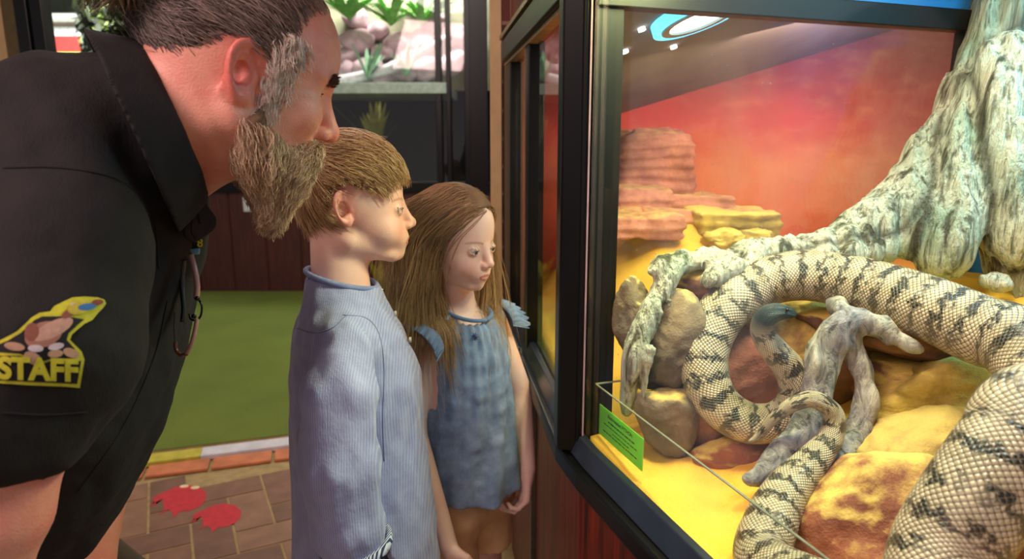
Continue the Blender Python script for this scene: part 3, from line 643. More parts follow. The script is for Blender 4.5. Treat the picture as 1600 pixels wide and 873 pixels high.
# stacked ledge rocks beyond the divider: weathered blocks with strata
def ledge(px, py, y, h3, seed, mm, rot, lab):
    c = Wy(px, py, y); M = np.array(Matrix.Rotation(rot, 3, 'Z')); h3 = np.array(h3)
    def fn(P):
        q = (P - c) @ M; r_ = min(h3) * .55; a = np.abs(q) - (h3 - r_); d = np.linalg.norm(np.maximum(a, 0), axis=1) + np.minimum(a.max(1), 0) - r_
        return d + .010 * fbm(P, 11, 3, seed) + .004 * np.sin(P[:, 2] * 260 + 3 * vnoise(P, 9, seed))
    o = sdfobj('rock', fn, tuple(c - h3.max() - .03), tuple(c + h3.max() + .03), .0065, mm); tag(o, lab, 'rock')
for args in [
    (1018, 262, 1.86, (.105, .09, .100), 61, M_rockp, .1, 'blocky pink rock at the top of the ledge stack by the mural'),
    (998, 318, 1.72, (.075, .08, .040), 63, M_rockp, .2, 'rounded pink rock at the left of the ledge stack'),
    (1062, 322, 1.76, (.110, .09, .030), 62, M_rockp, .15, 'flat pink rock under the blocky one in the ledge stack'),
    (1085, 346, 1.68, (.150, .09, .030), 64, M_rockp, .1, 'long flat rock in the middle of the ledge stack'),
    (1140, 345, 1.62, (.098, .08, .026), 65, M_rocky, .05, 'yellowish flat slab at the right of the ledge stack'),
    (1000, 352, 1.56, (.085, .08, .026), 66, M_rockp, .1, 'thin pink slab low at the left of the ledge stack')]: ledge(*args)
for px, py, y, r, sd, mm, ro, ti, lab in [
    (1128, 376, 1.52, (.052, .05, .026), 67, M_rocky, .1, 0, 'rounded yellow boulder in front of the ledge stack'),
    (1172, 372, 1.56, (.035, .05, .028), 68, M_rocky, .7, 0, 'small lumpy yellow boulder right of the rounded one')]:
    rock(Wy(px, py, y), r, sd, mm, lab, ro, ti, planes=10, rough=.12)

# ---- bleached tree stump with roots
m, t, b = newmat('bleached_wood', rough=.8); v = t.coord(); at = t.add('ShaderNodeAttribute', attribute_name='tone')
gv = t.mapping(v, (1, 1, .12)); n1 = t.noise(gv, 42, 6, .62, .4); n2 = t.noise(v, 9, 5, .6); n3 = t.noise(v, 120, 3)
crack = t.rng(n1, .37, .50); base = t.mix(t.rng(n2, .4, .66), C(198, 198, 178), C(142, 160, 140))
c_ = t.mix(t.math('SUBTRACT', 1, crack), base, C(66, 66, 48)); c_ = t.mix(t.math('MULTIPLY', t.rng(n2, .6, .75), .35), c_, C(110, 130, 104))
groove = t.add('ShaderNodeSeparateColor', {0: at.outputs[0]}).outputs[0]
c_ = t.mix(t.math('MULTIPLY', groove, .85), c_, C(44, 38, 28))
n5 = t.noise(t.mapping(v, (1, 1, .07)), 120, 4, .6, .3); c_ = t.mix(t.math('MULTIPLY', t.rng(n5, .46, .36), .75), c_, C(70, 74, 56))
t.l.new(c_, b.inputs['Base Color']); t.l.new(t.bump(t.math('ADD', t.math('ADD', n1, n5), t.math('MULTIPLY', n3, .25)), 1.0, .012), b.inputs['Normal']); M_bleach = m
def pathcaps(P, pts, k=.01):
    """chain of tapered capsules; pts rows x,y,z,r"""
    d = None
    for a, b_ in zip(pts[:-1], pts[1:]):
        e = cap(P, a[:3], b_[:3], a[3], b_[3]); d = e if d is None else sm(d, e, k)
    return d
def wp(rows, n=None):
    A = np.array([list(W(px, py, d)) + [r] for px, py, d, r in rows])
    return spline(A, n or (len(rows) * 3))
L_trunk = [wp([(1640, -60, 1.16, .11), (1610, 60, 1.16, .105), (1600, 180, 1.14, .10), (1630, 330, 1.10, .10), (1660, 430, 1.08, .09)]),
           wp([(1595, -30, 1.12, .06), (1562, 60, 1.13, .046), (1512, 140, 1.14, .034), (1472, 220, 1.14, .038), (1430, 300, 1.13, .050), (1375, 350, 1.12, .045), (1300, 382, 1.11, .032), (1215, 397, 1.09, .022), (1150, 400, 1.06, .017)]),
           wp([(1525, 130, 1.10, .020), (1510, 200, 1.09, .034), (1500, 290, 1.08, .042), (1485, 360, 1.07, .042), (1475, 405, 1.07, .038)]),
           wp([(1580, 90, 1.07, .045), (1575, 200, 1.06, .045), (1590, 300, 1.05, .046), (1600, 370, 1.05, .05)]),
           wp([(1450, 330, 1.10, .036), (1400, 380, 1.10, .028), (1340, 396, 1.08, .022), (1260, 405, 1.07, .016)])]
L_root = [wp([(1230, 392, 1.09, .020), (1150, 397, 1.06, .017), (1090, 408, 1.035, .017), (1050, 430, 1.02, .016), (1025, 470, 1.01, .016), (1005, 520, 1.0, .017), (992, 565, 1.0, .016), (984, 600, 1.01, .014), (980, 640, 1.03, .012)]),
          wp([(1100, 400, 1.04, .013), (1060, 400, 1.03, .014), (1030, 415, 1.02, .013), (1015, 425, 1.01, .009)]),
          wp([(1180, 408, 1.05, .018), (1130, 424, 1.03, .016), (1100, 440, 1.02, .009)]),
          wp([(1048, 470, 1.0, .006), (1025, 540, .985, .005), (1008, 600, 1.0, .005), (1004, 640, 1.01, .004)])]
def treeparts(P): return [pathcaps(P, p, .01) for p in L_trunk]
def treef(P):
    ds = treeparts(P); d = ds[0]
    for e in ds[1:]: d = sm(d, e, .012)
    for p in L_root: d = sm(d, pathcaps(P, p, .006), .014)
    q = P * np.array([1, 1, .25]); d = d + .006 * vnoise(q, 55, 3) + .0035 * vnoise(q, 120, 4) + .003 * vnoise(P, 18, 7) + .010 * (.5 - np.abs(vnoise(P * [1, 1, .18], 30, 9)))
    return d
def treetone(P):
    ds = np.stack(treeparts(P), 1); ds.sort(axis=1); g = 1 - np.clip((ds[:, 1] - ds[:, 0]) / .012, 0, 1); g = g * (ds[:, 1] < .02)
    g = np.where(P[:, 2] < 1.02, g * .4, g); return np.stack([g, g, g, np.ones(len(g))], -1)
o = sdfobj('tree_stump', treef, (.13, .70, .80), (1.10, 1.35, 1.70), .0045, M_bleach, colfn=treetone); tag(o, 'large bleached tree stump with spreading roots at the back right of the snake tank', 'tree stump')

# ---- driftwood in the middle
m, t, b = newmat('grey_driftwood', rough=.75); v = t.coord(); n1 = t.noise(t.mapping(v, (1, 1, .35)), 50, 6, .65, 1.0); n2 = t.noise(v, 12, 4)
c_ = t.mix(t.rng(n1, .35, .6), C(58, 60, 70), t.mix(t.rng(n2, .4, .6), C(150, 150, 152), C(186, 186, 168)))
t.l.new(c_, b.inputs['Base Color']); t.l.new(t.bump(n1, .9, .008), b.inputs['Normal']); M_drift = m
L_d = [wp([(1438, 546, .89, .007), (1405, 530, .90, .010), (1370, 510, .91, .014), (1335, 502, .92, .017), (1302, 520, .92, .020), (1282, 565, .92, .020), (1276, 620, .915, .019), (1262, 670, .91, .022), (1225, 715, .895, .021), (1190, 745, .885, .013), (1165, 748, .88, .006)]),
       wp([(1322, 520, .925, .014), (1346, 575, .92, .014), (1354, 630, .91, .015), (1342, 680, .90, .016), (1305, 715, .875, .017), (1255, 745, .85, .016), (1228, 775, .835, .008)]),
       wp([(1330, 500, .93, .013), (1300, 465, 1.0, .012)])]
def driftf(P):
    d = pathcaps(P, L_d[0], .006)
    for p in L_d[1:]: d = sm(d, pathcaps(P, p, .006), .01)
    return d + .003 * vnoise(P * [1, 1, .3], 95, 2) + .0035 * vnoise(P, 38, 6) + .003 * (.5 - np.abs(vnoise(P * [1, 1, .25], 60, 9)))
o = sdfobj('driftwood', driftf, (.28, .76, .78), (.62, 1.06, 1.10), .003, M_drift); tag(o, 'forked grey driftwood branch standing in front of the snake coil', 'driftwood')
o = sdfobj('wood_fragment', lambda P: pathcaps(P, wp([(1535, 437, 1.06, .006), (1555, 440, 1.05, .010), (1575, 447, 1.04, .007)])) + .003 * vnoise(P, 90, 2), (.60, .85, .93), (.85, 1.15, 1.10), .0025, M_bleach); tag(o, 'small pale wood fragment on the sand right of the stump roots', 'wood')

# ---- snake
m, t, b = newmat('python_scales', rough=.32)
uv = t.add('ShaderNodeUVMap').outputs[0]; s_ = t.add('ShaderNodeSeparateXYZ', {0: uv}); u_, v_ = s_.outputs[0], s_.outputs[1]
# u in metres along the body, v 0..1 round it (0.5 = spine)
n_ = t.add('ShaderNodeTexNoise', {'Vector': t.add('ShaderNodeCombineXYZ', {0: u_, 1: t.math('MULTIPLY', v_, .10), 2: 0}).outputs[0], 'Scale': 55, 'Detail': 2, 'Roughness': .5}).outputs[0]
n2_ = t.add('ShaderNodeTexNoise', {'Vector': t.add('ShaderNodeCombineXYZ', {0: u_, 1: t.math('MULTIPLY', v_, .22), 2: 0}).outputs[0], 'Scale': 75, 'Detail': 3, 'Roughness': .6}).outputs[0]
band = t.math('SINE', t.math('ADD', t.math('MULTIPLY', u_, 6.283 / .031), t.math('MULTIPLY', t.math('SUBTRACT', n2_, .5), 10.0)))
dv_ = t.math('ABSOLUTE', t.math('SUBTRACT', v_, .5)); fade = t.rng(dv_, .12, .40, 1, .0)
bandm = t.math('MULTIPLY', t.rng(t.math('ADD', band, t.math('MULTIPLY', t.math('SUBTRACT', n_, .5), 3.2)), .1, .8), t.math('ADD', .12, t.math('MULTIPLY', fade, .88)))
# diamond scale lattice
K1_ = 6.283 / .0058; NV = 18.0
# v scaled so that scale size stays even: 30 rows round the body
pa = t.math('SINE', t.math('ADD', t.math('MULTIPLY', u_, K1_ * .5), t.math('MULTIPLY', v_, 6.283 * NV)))
pb = t.math('SINE', t.math('SUBTRACT', t.math('MULTIPLY', u_, K1_ * .5), t.math('MULTIPLY', v_, 6.283 * NV)))
lat = t.math('MULTIPLY', t.math('ABSOLUTE', pa), t.math('ABSOLUTE', pb))   # 0 at scale edges
scal = t.rng(lat, .03, .30)
light = t.mix(t.rng(n_, .35, .7), C(206, 196, 164), C(164, 154, 122)); light = t.mix(t.math('MULTIPLY', t.rng(dv_, .1, .35), .7), light, C(206, 186, 168))
base = t.mix(bandm, light, C(34, 34, 32)); gap = t.mix(bandm, C(84, 68, 52), C(112, 98, 72))
cc = t.mix(scal, gap, base)
hd = t.rng(u_, .066, .046); cc = t.mix(hd, cc, t.mix(scal, C(60, 84, 84), C(16, 22, 24)))
t.l.new(cc, b.inputs['Base Color']); t.l.new(t.bump(lat, .55, .002), b.inputs['Normal']); b.inputs['Thin Film Thickness'].default_value = 360; b.inputs['Thin Film IOR'].default_value = 1.45; b.inputs['Coat Weight'].default_value = .1; b.inputs['Coat Roughness'].default_value = .25
M_snake = m
rows = [(1244, 491, .912, 4), (1238, 490, .913, 8), (1228, 488, .915, 11.5), (1214, 488, .92, 15.5), (1200, 493, .925, 17.5), (1190, 504, .93, 16), (1192, 522, .935, 18), (1212, 550, .94, 22), (1235, 578, .945, 25), (1246, 608, .95, 28), (1238, 638, .96, 30), (1210, 658, .97, 31), (1170, 660, .98, 33), (1132, 640, .99, 34), (1107, 605, 1.0, 36), (1100, 560, 1.01, 37), (1112, 515, 1.02, 38), (1142, 472, 1.03, 39), (1190, 442, 1.04, 40), (1250, 430, 1.03, 41), (1320, 438, 1.0, 43), (1390, 458, .955, 47), (1460, 484, .90, 52), (1530, 515, .85, 56), (1600, 545, .80, 60)]
A = [list(W(a, b_, d)) + [r * d / F_PX] for a, b_, d, r in rows]
A += [[.60, .64, .945, .046], [.64, .585, .955, .047], [.625, .525, .985, .046], [.545, .495, 1.02, .045]]
A += [list(W(a, b_, d)) + [r * d / F_PX] for a, b_, d, r in [(1640, 640, .585, 80), (1585, 700, .575, 80), (1530, 775, .565, 79), (1478, 860, .56, 78)]]
A += [[.325, .475, .875, .037], [.315, .500, .845, .036], [.300, .560, .828, .034]]
A += [list(W(a, b_, d)) + [r * d / F_PX] for a, b_, d, r in [(1196, 880, .735, 45), (1203, 820, .78, 41), (1228, 768, .82, 34), (1268, 722, .85, 26), (1298, 682, .865, 19), (1302, 646, .868, 15.5), (1272, 624, .87, 14), (1238, 632, .88, 12), (1207, 656, .89, 9), (1182, 682, .90, 5), (1170, 690, .90, 2)]]
A = np.array(A)
S_ = spline(A, 900); seg = np.r_[0, np.cumsum(np.linalg.norm(np.diff(S_[:, :3], axis=0), axis=1))]
ul = np.linspace(0, seg[-1], 900); S_ = np.stack([np.interp(ul, seg, S_[:, i]) for i in range(4)], -1)
Tn = np.gradient(S_[:, :3], axis=0); Tn /= np.linalg.norm(Tn, axis=1)[:, None]
k = 40; verts = []; uvs = []
upv = np.array([-.35, -.45, .82]); upv /= np.linalg.norm(upv); side = np.cross(Tn, upv); side /= np.linalg.norm(side, axis=1)[:, None] + 1e-9
for i in range(2, len(side)):
    if side[i] @ side[i - 1] < 0: side[i] = -side[i]
up_ = np.cross(side, Tn); sgn = np.sign((up_ @ upv)); up_ *= sgn[:, None]
ang = np.arange(k + 1) / k * 2 * math.pi
ring = (S_[:, None, :3] + S_[:, None, 3:4] * (np.sin(ang)[None, :, None] * side[:, None] * 1.0 - np.cos(ang)[None, :, None] * up_[:, None] * .92))
hu = ul[:, None] * np.ones(k + 1); vv_ = np.ones((900, 1)) * (np.arange(k + 1) / k)
I = np.arange(900 * (k + 1)).reshape(900, k + 1); f = np.stack([I[:-1, :-1], I[:-1, 1:], I[1:, 1:], I[1:, :-1]], -1).reshape(-1, 4)
o = mkobj('snake', ring.reshape(-1, 3), f, M_snake, None, True, uvs=np.stack([hu.ravel(), vv_.ravel()], -1)); SN = o
bm = bmesh.new(); bm.from_mesh(o.data); bmesh.ops.remove_doubles(bm, verts=bm.verts, dist=1e-6); bmesh.ops.holes_fill(bm, edges=[e for e in bm.edges if e.is_boundary]); bmesh.ops.recalc_face_normals(bm, faces=bm.faces); bm.to_mesh(o.data); bm.free()
tag(o, 'large banded python with a dark head, coiled over the rocks behind the glass', 'snake')
M_eye = simple('dark_eye', C(14, 12, 10), .1)
def ball(name, c, r, m, parent=None, seg=16):
    bm = bmesh.new(); bmesh.ops.create_uvsphere(bm, u_segments=seg, v_segments=seg // 2 + 2, radius=r); me = bpy.data.meshes.new(name); bm.to_mesh(me); bm.free(); me.materials.append(m)
    me.polygons.foreach_set('use_smooth', np.ones(len(me.polygons), dtype=bool)); o = bpy.data.objects.new(name, me); col.objects.link(o); o.location = Vector(c) - (Vector(parent.location) if parent else Vector()); o.parent = parent; return o
ball('eye', W(1230, 484, .9045), .0022, M_eye, SN); ball('eye', W(1233, 483, .922), .0022, M_eye, SN)
# ---- green card on the divider side of the low barrier
M_card = newmat('green_card', C(150, 226, 100), .5)[0]; _t = NT(M_card); _mx = _t.add('ShaderNodeMixShader', {0: .6, 1: _t.n['Principled BSDF'].outputs[0], 2: _t.add('ShaderNodeBsdfTranslucent', {0: C(170, 240, 110)}).outputs[0]}); _t.l.new(_mx.outputs[0], _t.n['Material Output'].inputs[0]); M_ink = simple('black_print', C(30, 46, 30), .6)
def barrier_pt(px, py, off=.0):
    r_ = ray(px, py); base = T2(.024 + off, 0); tt = (base @ E1) / (r_[:2] @ E1); return CAM + r_ * tt
q4 = [barrier_pt(938, 628), barrier_pt(1006, 688), barrier_pt(1006, 737), barrier_pt(938, 676)]
vlo = (q4[0][:2] - O2) @ E2; vhi = (q4[1][:2] - O2) @ E2; ztop = (q4[0][2] + q4[1][2]) / 2; zbot = ztop - .048
c0, c1 = T2(.0235, vlo), T2(.0235, vhi)
cd_ = empty('notice_card', (*c0, zbot)); tag(cd_, 'bright green printed notice card standing behind the bottom left of the glass', 'card')
MB().wallseg(c0, c1, .0012, zbot, ztop, 0, 0).build('card', M_card, cd_)
words = ['Please DO NOT', 'tap on the glass!', 'Venomous Snakes Dangerous', '', 'Do not climb here', 'Keep the rail clear today']
mb = MB()
def text_mesh(body, size, m, name, parent, M4, offset=0.0, ext=.0, align='CENTER'):
    cu = bpy.data.curves.new(name, 'FONT'); cu.body = body; cu.size = size; cu.align_x = align; cu.align_y = 'CENTER'; cu.offset = offset; cu.extrude = ext
    to = bpy.data.objects.new(name, cu); col.objects.link(to); bpy.context.view_layer.update()
    me = bpy.data.meshes.new_from_object(to.evaluated_get(bpy.context.evaluated_depsgraph_get())); bpy.data.objects.remove(to)
    me.transform(M4); me.materials.clear(); me.materials.append(m); return me
bm = bmesh.new(); cc_ = (c0 + c1) / 2; ex = Vector((E2[0], E2[1], 0)); ez = Vector((0, 0, 1)); nrm = Vector((-E1[0], -E1[1], 0))
Mx = Matrix.Identity(4)
for r_, (a, b_, c_) in enumerate(zip(ex, ez, nrm)): Mx[r_][0] = a; Mx[r_][1] = b_; Mx[r_][2] = c_
Mx.translation = Vector((cc_[0], cc_[1], ztop - .009)) + nrm * .0009
bm.from_mesh(text_mesh('Black-headed PYTHON', .0078, M_ink, 'ink', None, Mx, .00015))
q = random.Random(8)
for i, (pz, hw, hh) in enumerate(((.0175, .036, .0011), (.0245, .050, .0008), (.031, .022, .0008), (.0365, .052, .0009))):
    x = -hw
    while x < hw:      # small print too fine to read: word-length dashes
        wl = .004 + .007 * q.random(); cs = [Vector((cc_[0], cc_[1], ztop - pz)) + ex * X_ + ez * Z_ + nrm * .0009 for X_, Z_ in ((x, -hh), (x + wl, -hh), (x + wl, hh), (x, hh))]
        bm.faces.new([bm.verts.new(c) for c in cs]); x += wl + .0018
me = bpy.data.meshes.new('print'); bm.to_mesh(me); bm.free(); me.materials.append(M_ink); o = bpy.data.objects.new('print', me); col.objects.link(o); o.parent = cd_; o.matrix_parent_inverse = Matrix.Translation(-Vector(cd_.location))
for py in (612, 655):
    p = barrier_pt(927, py, .01); o = MB().tube([p, p - np.array([E1[0], E1[1], 0]) * .003], .0028, 12).build('screw', M_steel, bevel=.0004); tag(o, 'small round screw in the dark frame left of the green card, ' + ('upper' if py < 630 else 'lower') + ' one', 'screw', 'screws left of the green card')
# ================================================================== PEOPLE
def frame(az, pitch=0., roll=0.):
    """columns: forward, left, up"""
    M = Matrix.Rotation(R(az), 3, 'Z') @ Matrix.Rotation(R(pitch), 3, 'Y') @ Matrix.Rotation(R(roll), 3, 'X'); return np.array(M)
class Head:
    def __init__(s, c, az, pitch, scale, kind, roll=0.):
        s.c = np.array(c, float); s.M = frame(az, pitch, roll); s.s = scale * .01; s.kind = kind
    def loc(s, P): return (np.asarray(P) - s.c) @ s.M / s.s
    def wor(s, q): return s.c + (np.asarray(q, float) * s.s) @ s.M.T
    def ear(s, p, sy):
        # ear frame: forward a, up b, outward c
        back = R(30); tilt = R(10)
        o = np.array([-.8 if s.kind != 'man' else -.9, sy * (6.75 if s.kind != 'girl' else 6.6), -.1 if s.kind == 'man' else 1.5]); q = p - o
        f = np.array([math.cos(back), -sy * math.sin(back), 0]); f = f * 1.0
        out = np.array([math.sin(back) * -1.0, sy * math.cos(back), 0.]); up = np.array([0, 0, 1.0])
        f = np.array([math.cos(back), sy * math.sin(back) * -1.0 * 1.0, 0.]); out = np.array([math.sin(back), sy * math.cos(back), 0.]) * np.array([-1., 1., 1.])
        # tips back: forward axis goes inwards so that the rear rim stands proud
        f = np.array([math.cos(back), -sy * math.sin(back), 0.]); out = np.array([math.sin(back), sy * math.cos(back), 0.])
        f2 = f * math.cos(tilt) + up * math.sin(tilt) * 1.0; u2 = up * math.cos(tilt) - f * math.sin(tilt)
        a, b, c = q @ f2, q @ u2, q @ out - .60
        wv = 1.95 + .12 * np.clip(b, -3, 3); rho = np.sqrt((a / wv) ** 2 + (b / 3.15) ** 2)
        rim = np.sqrt(((rho - .86) * 2.0) ** 2 + (c - .45) ** 2) - .30
        rim = np.where((a > .9) & (b < .6), 9., rim)
        plate = np.maximum((rho - .9) * 1.8, np.abs(c - .0) - .26)
        d = sm(plate, rim, .25)
        r2 = np.sqrt(((a + .0) / 1.05) ** 2 + ((b - .15) / 1.75) ** 2); anti = np.sqrt(((r2 - 1) * 1.25) ** 2 + (c - .30) ** 2) - .21
        anti = np.where(a > .55, 9., anti); d = sm(d, anti, .22)
        concha = ell(np.stack([a, b, c], -1), (.35, -.45, .55), (.95, 1.25, .75)); d = smax(d, -concha, .2)
        lobe = ell(np.stack([a, b, c], -1), (.45, -2.65, .1), (1.0, 1.05, .38)); d = sm(d, lobe, .35)
        trag = ell(np.stack([a, b, c], -1), (1.4, -.55, .2), (.5, .75, .4)); return sm(d, trag, .25)
    def ears(s, p): return np.minimum(s.ear(p, -1), s.ear(p, 1))
    def skull(s, p):
        if s.kind == 'man':
            d = ell(p, (.1, 0, 4.2), (10.5, 7.6, 8.9)); d = sm(d, ell(p, (3.6, 0, -1.5), (5.8, 6.0, 8.2)), 2.)
        else: d = ell(p, (.4, 0, 4.4), (9.7, 7.5, 9.0)); d = sm(d, ell(p, (4.3, 0, -1.2), (5.8, 6.0, 7.6)), 2.2)
        return d
    def sdf(s, P, lids=True):
        p = s.loc(P); K = s.kind; man = K == 'man'; p2 = p.copy(); p2[:, 1] = np.abs(p[:, 1]); d = s.skull(p)
        if man:
            d = sm(d, cap(p2, (0, 5.2, -4.8), (7.2, 1.5, -8.6), 2.0, 1.6), 1.8); d = sm(d, sph(p, (7.9, 0, -8.6), 1.6), 1.5)
            d = sm(d, ell(p, (8.0, 0, -5.6), (2.0, 2.9, 2.6)), 1.4)
            d = sm(d, ell(p2, (7.2, 3.9, -2.0), (1.9, 1.8, 1.7)), 2.2); d = sm(d, cap(p2, (9.0, .8, 2.6), (7.8, 4.3, 2.7), 1.15, .9), 1.2)
            d = smax(d, -sph(p2, (10.6, 3.2, .7), 2.0), 1.0)
            d = sm(d, cap(p, (9.2, 0, 1.8), (11.2, 0, -2.4), .8, 1.25), 1.1); d = sm(d, sph(p, (11.5, 0, -2.7), 1.15), .5)
            d = sm(d, ell(p2, (10.2, 1.35, -3.2), (1.2, .78, .8)), .6); d = smax(d, -ell(p2, (10.9, .66, -3.95), (.75, .42, .70)), .2)
            d = sm(d, cap(p2, (10.0, 0, -5.7), (9.0, 2.3, -6.1), .5, .3), .4); d = sm(d, cap(p2, (9.7, 0, -6.9), (8.8, 2.1, -6.6), .62, .3), .4)
            for zz, a_ in ((4.6, .07), (5.8, .09), (7.0, .07)): d = d + a_ * np.exp(-((p[:, 2] - zz - .3 * np.sin(p[:, 1])) / .16) ** 2) * (p[:, 0] > 5)
            crow = np.exp(-((p2[:, 1] - 5.6) / .9) ** 2) * (p[:, 0] > 4) * np.sin((p[:, 2] - .2 * (p[:, 0])) * 5.5); d = d + .045 * crow * np.exp(-((p[:, 2] - .4) / 1.3) ** 2)
            ec = np.array([7.55, 3.15, .7]); er = 1.22
        else:
            d = sm(d, cap(p2, (.6, 4.5, -4.9), (8.0, 1.4, -7.8), 1.9, 1.45), 1.6); d = sm(d, sph(p, (9.1, 0, -7.75), 1.4), 1.1)
            d = sm(d, ell(p, (9.3, 0, -4.6), (2.0, 2.9, 2.6)), 1.5)
            d = sm(d, sph(p2, (6.9, 3.3, -3.2), 2.6), 1.8); d = smax(d, -sph(p2, (11.9, 3.1, .8), 2.0), 1.2)
            d = sm(d, cap(p, (9.7, 0, 1.6), (11.6, 0, -1.7), .75, .8), 1.1); d = sm(d, sph(p, (11.85, 0, -1.95), .88), .6)
            d = sm(d, ell(p2, (11.05, 1.05, -2.45), (.9, .6, .6)), .5); d = smax(d, -ell(p2, (11.45, .55, -2.98), (.42, .26, .34)), .18)
            d = sm(d, cap(p2, (11.08, .35, -4.78), (10.4, 1.6, -5.15), .34, .2), .45); d = sm(d, cap(p2, (10.82, 0, -5.78), (10.2, 1.4, -5.45), .40, .2), .4)
            d = smax(d, -ell(p, (11.7, 0, -5.28), (1.1, 2.0, .11)), .10)
            d = smax(d, -cap(p, (11.75, 0, -3.3), (11.85, 0, -4.2), .22, .2), .25)
            ec = np.array([8.85, 3.05, .75]); er = 1.2
        if lids:
            lid = sph(p2, ec, er + .16); d = sm(d, lid, .35)
            sl = ell(p2, ec + [er, .0, s.slit_dz if hasattr(s, 'slit_dz') else -.02], (.95, 1.12, s.slit if hasattr(s, 'slit') else .36)); d = smax(d, -sl, .08)
            d = np.maximum(d, -(sph(p2, ec, er)) * (p2[:, 0] > ec[0]) - 9. * (p2[:, 0] <= ec[0]))
        d = sm(d, s.ears(p), .22)
        for sy in (-1, 1):
            o_ = np.array([-.6 if K != 'man' else -.7, sy * 7.5, -.5 if K == 'man' else 1.1]) * ([1, .965, 1] if K == 'man' else [1, 1, 1]); d = smax(d, -ell(p, o_, (.95, 1.15, 1.4)), .2); d = smax(d, -sph(p, o_ + [.35, -sy * .6, -.45], .55), .15)
        s.ec = ec; s.er = er
        return d * s.s
    def scalp(s, P): return s.skull(s.loc(P)) * s.s
    def project(s, q, fn):
        """local direction points -> surface roots"""
        c = s.wor((0, 0, 3)); D = s.wor(q) - c; D /= np.linalg.norm(D, axis=1)[:, None]; X = c + D * 24 * s.s
        for _ in range(26): X = X - D * (fn(X) * .8)[:, None]
        return X
def tonefn(H, skinred=1.):
    def f(P):
        p = H.loc(P); q = p.copy(); q[:, 1] = np.abs(q[:, 1]); k = H.kind
        if k == 'man': lip = 0 * p[:, 0]; red = np.exp(-(np.linalg.norm(q - [11.5, 0, -3], axis=1) / 1.6) ** 2)
        else:
            lip = np.clip(1.3 - np.abs(ell(q, (11.1, 0, -5.3), (1.1, 1.7, .72)) + .1) * 2.4, 0, 1) * (ell(q, (11.1, 0, -5.3), (1.2, 1.75, .75)) < .1) * (p[:, 0] > 9.8)
            red = .75 * np.exp(-(np.linalg.norm((q - [8.8, 3.8, -3.0]) / [2.2, 1.8, 1.8], axis=1)) ** 2) + .35 * np.exp(-(np.linalg.norm(q - [12.3, 0, -2.2], axis=1) / 1.0) ** 2)
        er_ = np.clip(1 - H.ears(p) * 1.2, 0, 1) * (np.linalg.norm(q - [-.4, 6.9, .8], axis=1) < 4.6); red = np.maximum(red, er_ * .9)
        bz = (1.0 if k == 'man' else .0); yy = q[:, 1]; arch = 2.75 - .10 * (yy - 3.0) ** 2 + (.0 if k != 'man' else .1)
        brow = np.exp(-((p[:, 2] - arch) / .26) ** 2) * (yy > 1.2) * (yy < 4.9) * (p[:, 0] > 5.5)
        return np.stack([lip, red, brow * (.6 if k != 'man' else 0), np.ones(len(p))], -1)
    return f
def skinmat(name, base, blush, lip, brow, var=.5):
    m, t, b = newmat(name, rough=.48); v = t.coord(); n = t.noise(v, 60, 4, .6); n2 = t.noise(v, 14, 3)
    s_ = t.add('ShaderNodeSeparateColor', {0: t.add('ShaderNodeAttribute', attribute_name='tone').outputs[0]})
    c = t.mix(t.math('MULTIPLY', t.rng(n2, .35, .7), var), base, blush); c = t.mix(t.math('MULTIPLY', t.rng(n, .5, .75), var * .5), c, blush)
    c = t.mix(t.math('MULTIPLY', s_.outputs[1], .8), c, blush); c = t.mix(s_.outputs[0], c, lip); c = t.mix(s_.outputs[2], c, brow)
    t.l.new(c, b.inputs['Base Color']); b.inputs['Subsurface Weight'].default_value = .12; b.inputs['Subsurface Radius'].default_value = (1, .35, .2); b.inputs['Subsurface Scale'].default_value = .006
    t.l.new(t.bump(t.noise(v, 420, 3), .12 if var < .6 else .3, .002), b.inputs['Normal']); return m
def eyes(H, parent, iris, gaze=(0, 0)):
    ms = [simple('eye_white', C(226, 214, 208), .15, 0, .02), simple('iris', iris, .15, 0, .2, 300), simple('pupil', C(8, 8, 8), .08)]
    for sy in (-1, 1):
        bm = bmesh.new(); bmesh.ops.create_uvsphere(bm, u_segments=40, v_segments=40, radius=1); c = H.ec * np.array([1, sy, 1])
        g = np.array([1, math.sin(R(gaze[0])), math.sin(R(gaze[1]))]); g /= np.linalg.norm(g)
        V = np.array([v.co[:] for v in bm.verts]); V2 = np.stack([V[:, 2], V[:, 0], V[:, 1]], -1)   # pole -> +x
        q = Vector((1, 0, 0)).rotation_difference(Vector(g)).to_matrix(); V2 = V2 @ np.array(q).T
        P = H.wor(c + V2 * (H.er - .03)); fs = [[v.index for v in f.verts] for f in bm.faces]
        mi = []
        for f in fs:
            a = math.degrees(math.acos(max(-1, min(1, V2[f].mean(0) / np.linalg.norm(V2[f].mean(0)) @ g)))); mi.append(2 if a < 12 else 1 if a < 29 else 0)
        bm.free(); o = mkobj('eye', P, fs, ms, parent, True, midx=mi)
        # upper lash line
        rows_ = []
        for k in range(9):
            yy = -1.05 + 2.1 * k / 8; zz = .34 * math.sqrt(max(0, 1 - (yy / 1.15) ** 2)); x = math.sqrt(max(.01, (H.er + .17) ** 2 - yy * yy - zz * zz)); rows_.append(H.wor(c + np.array([x, yy * sy, zz + (H.slit_dz if hasattr(H, 'slit_dz') else 0)])))
        MB().tube(spline(rows_, 16), .06 * H.s, 5).build('eyelashes', M_eyelash, o if False else parent, smooth=True)
M_eyelash = simple('lash_brown', C(40, 26, 20), .6)
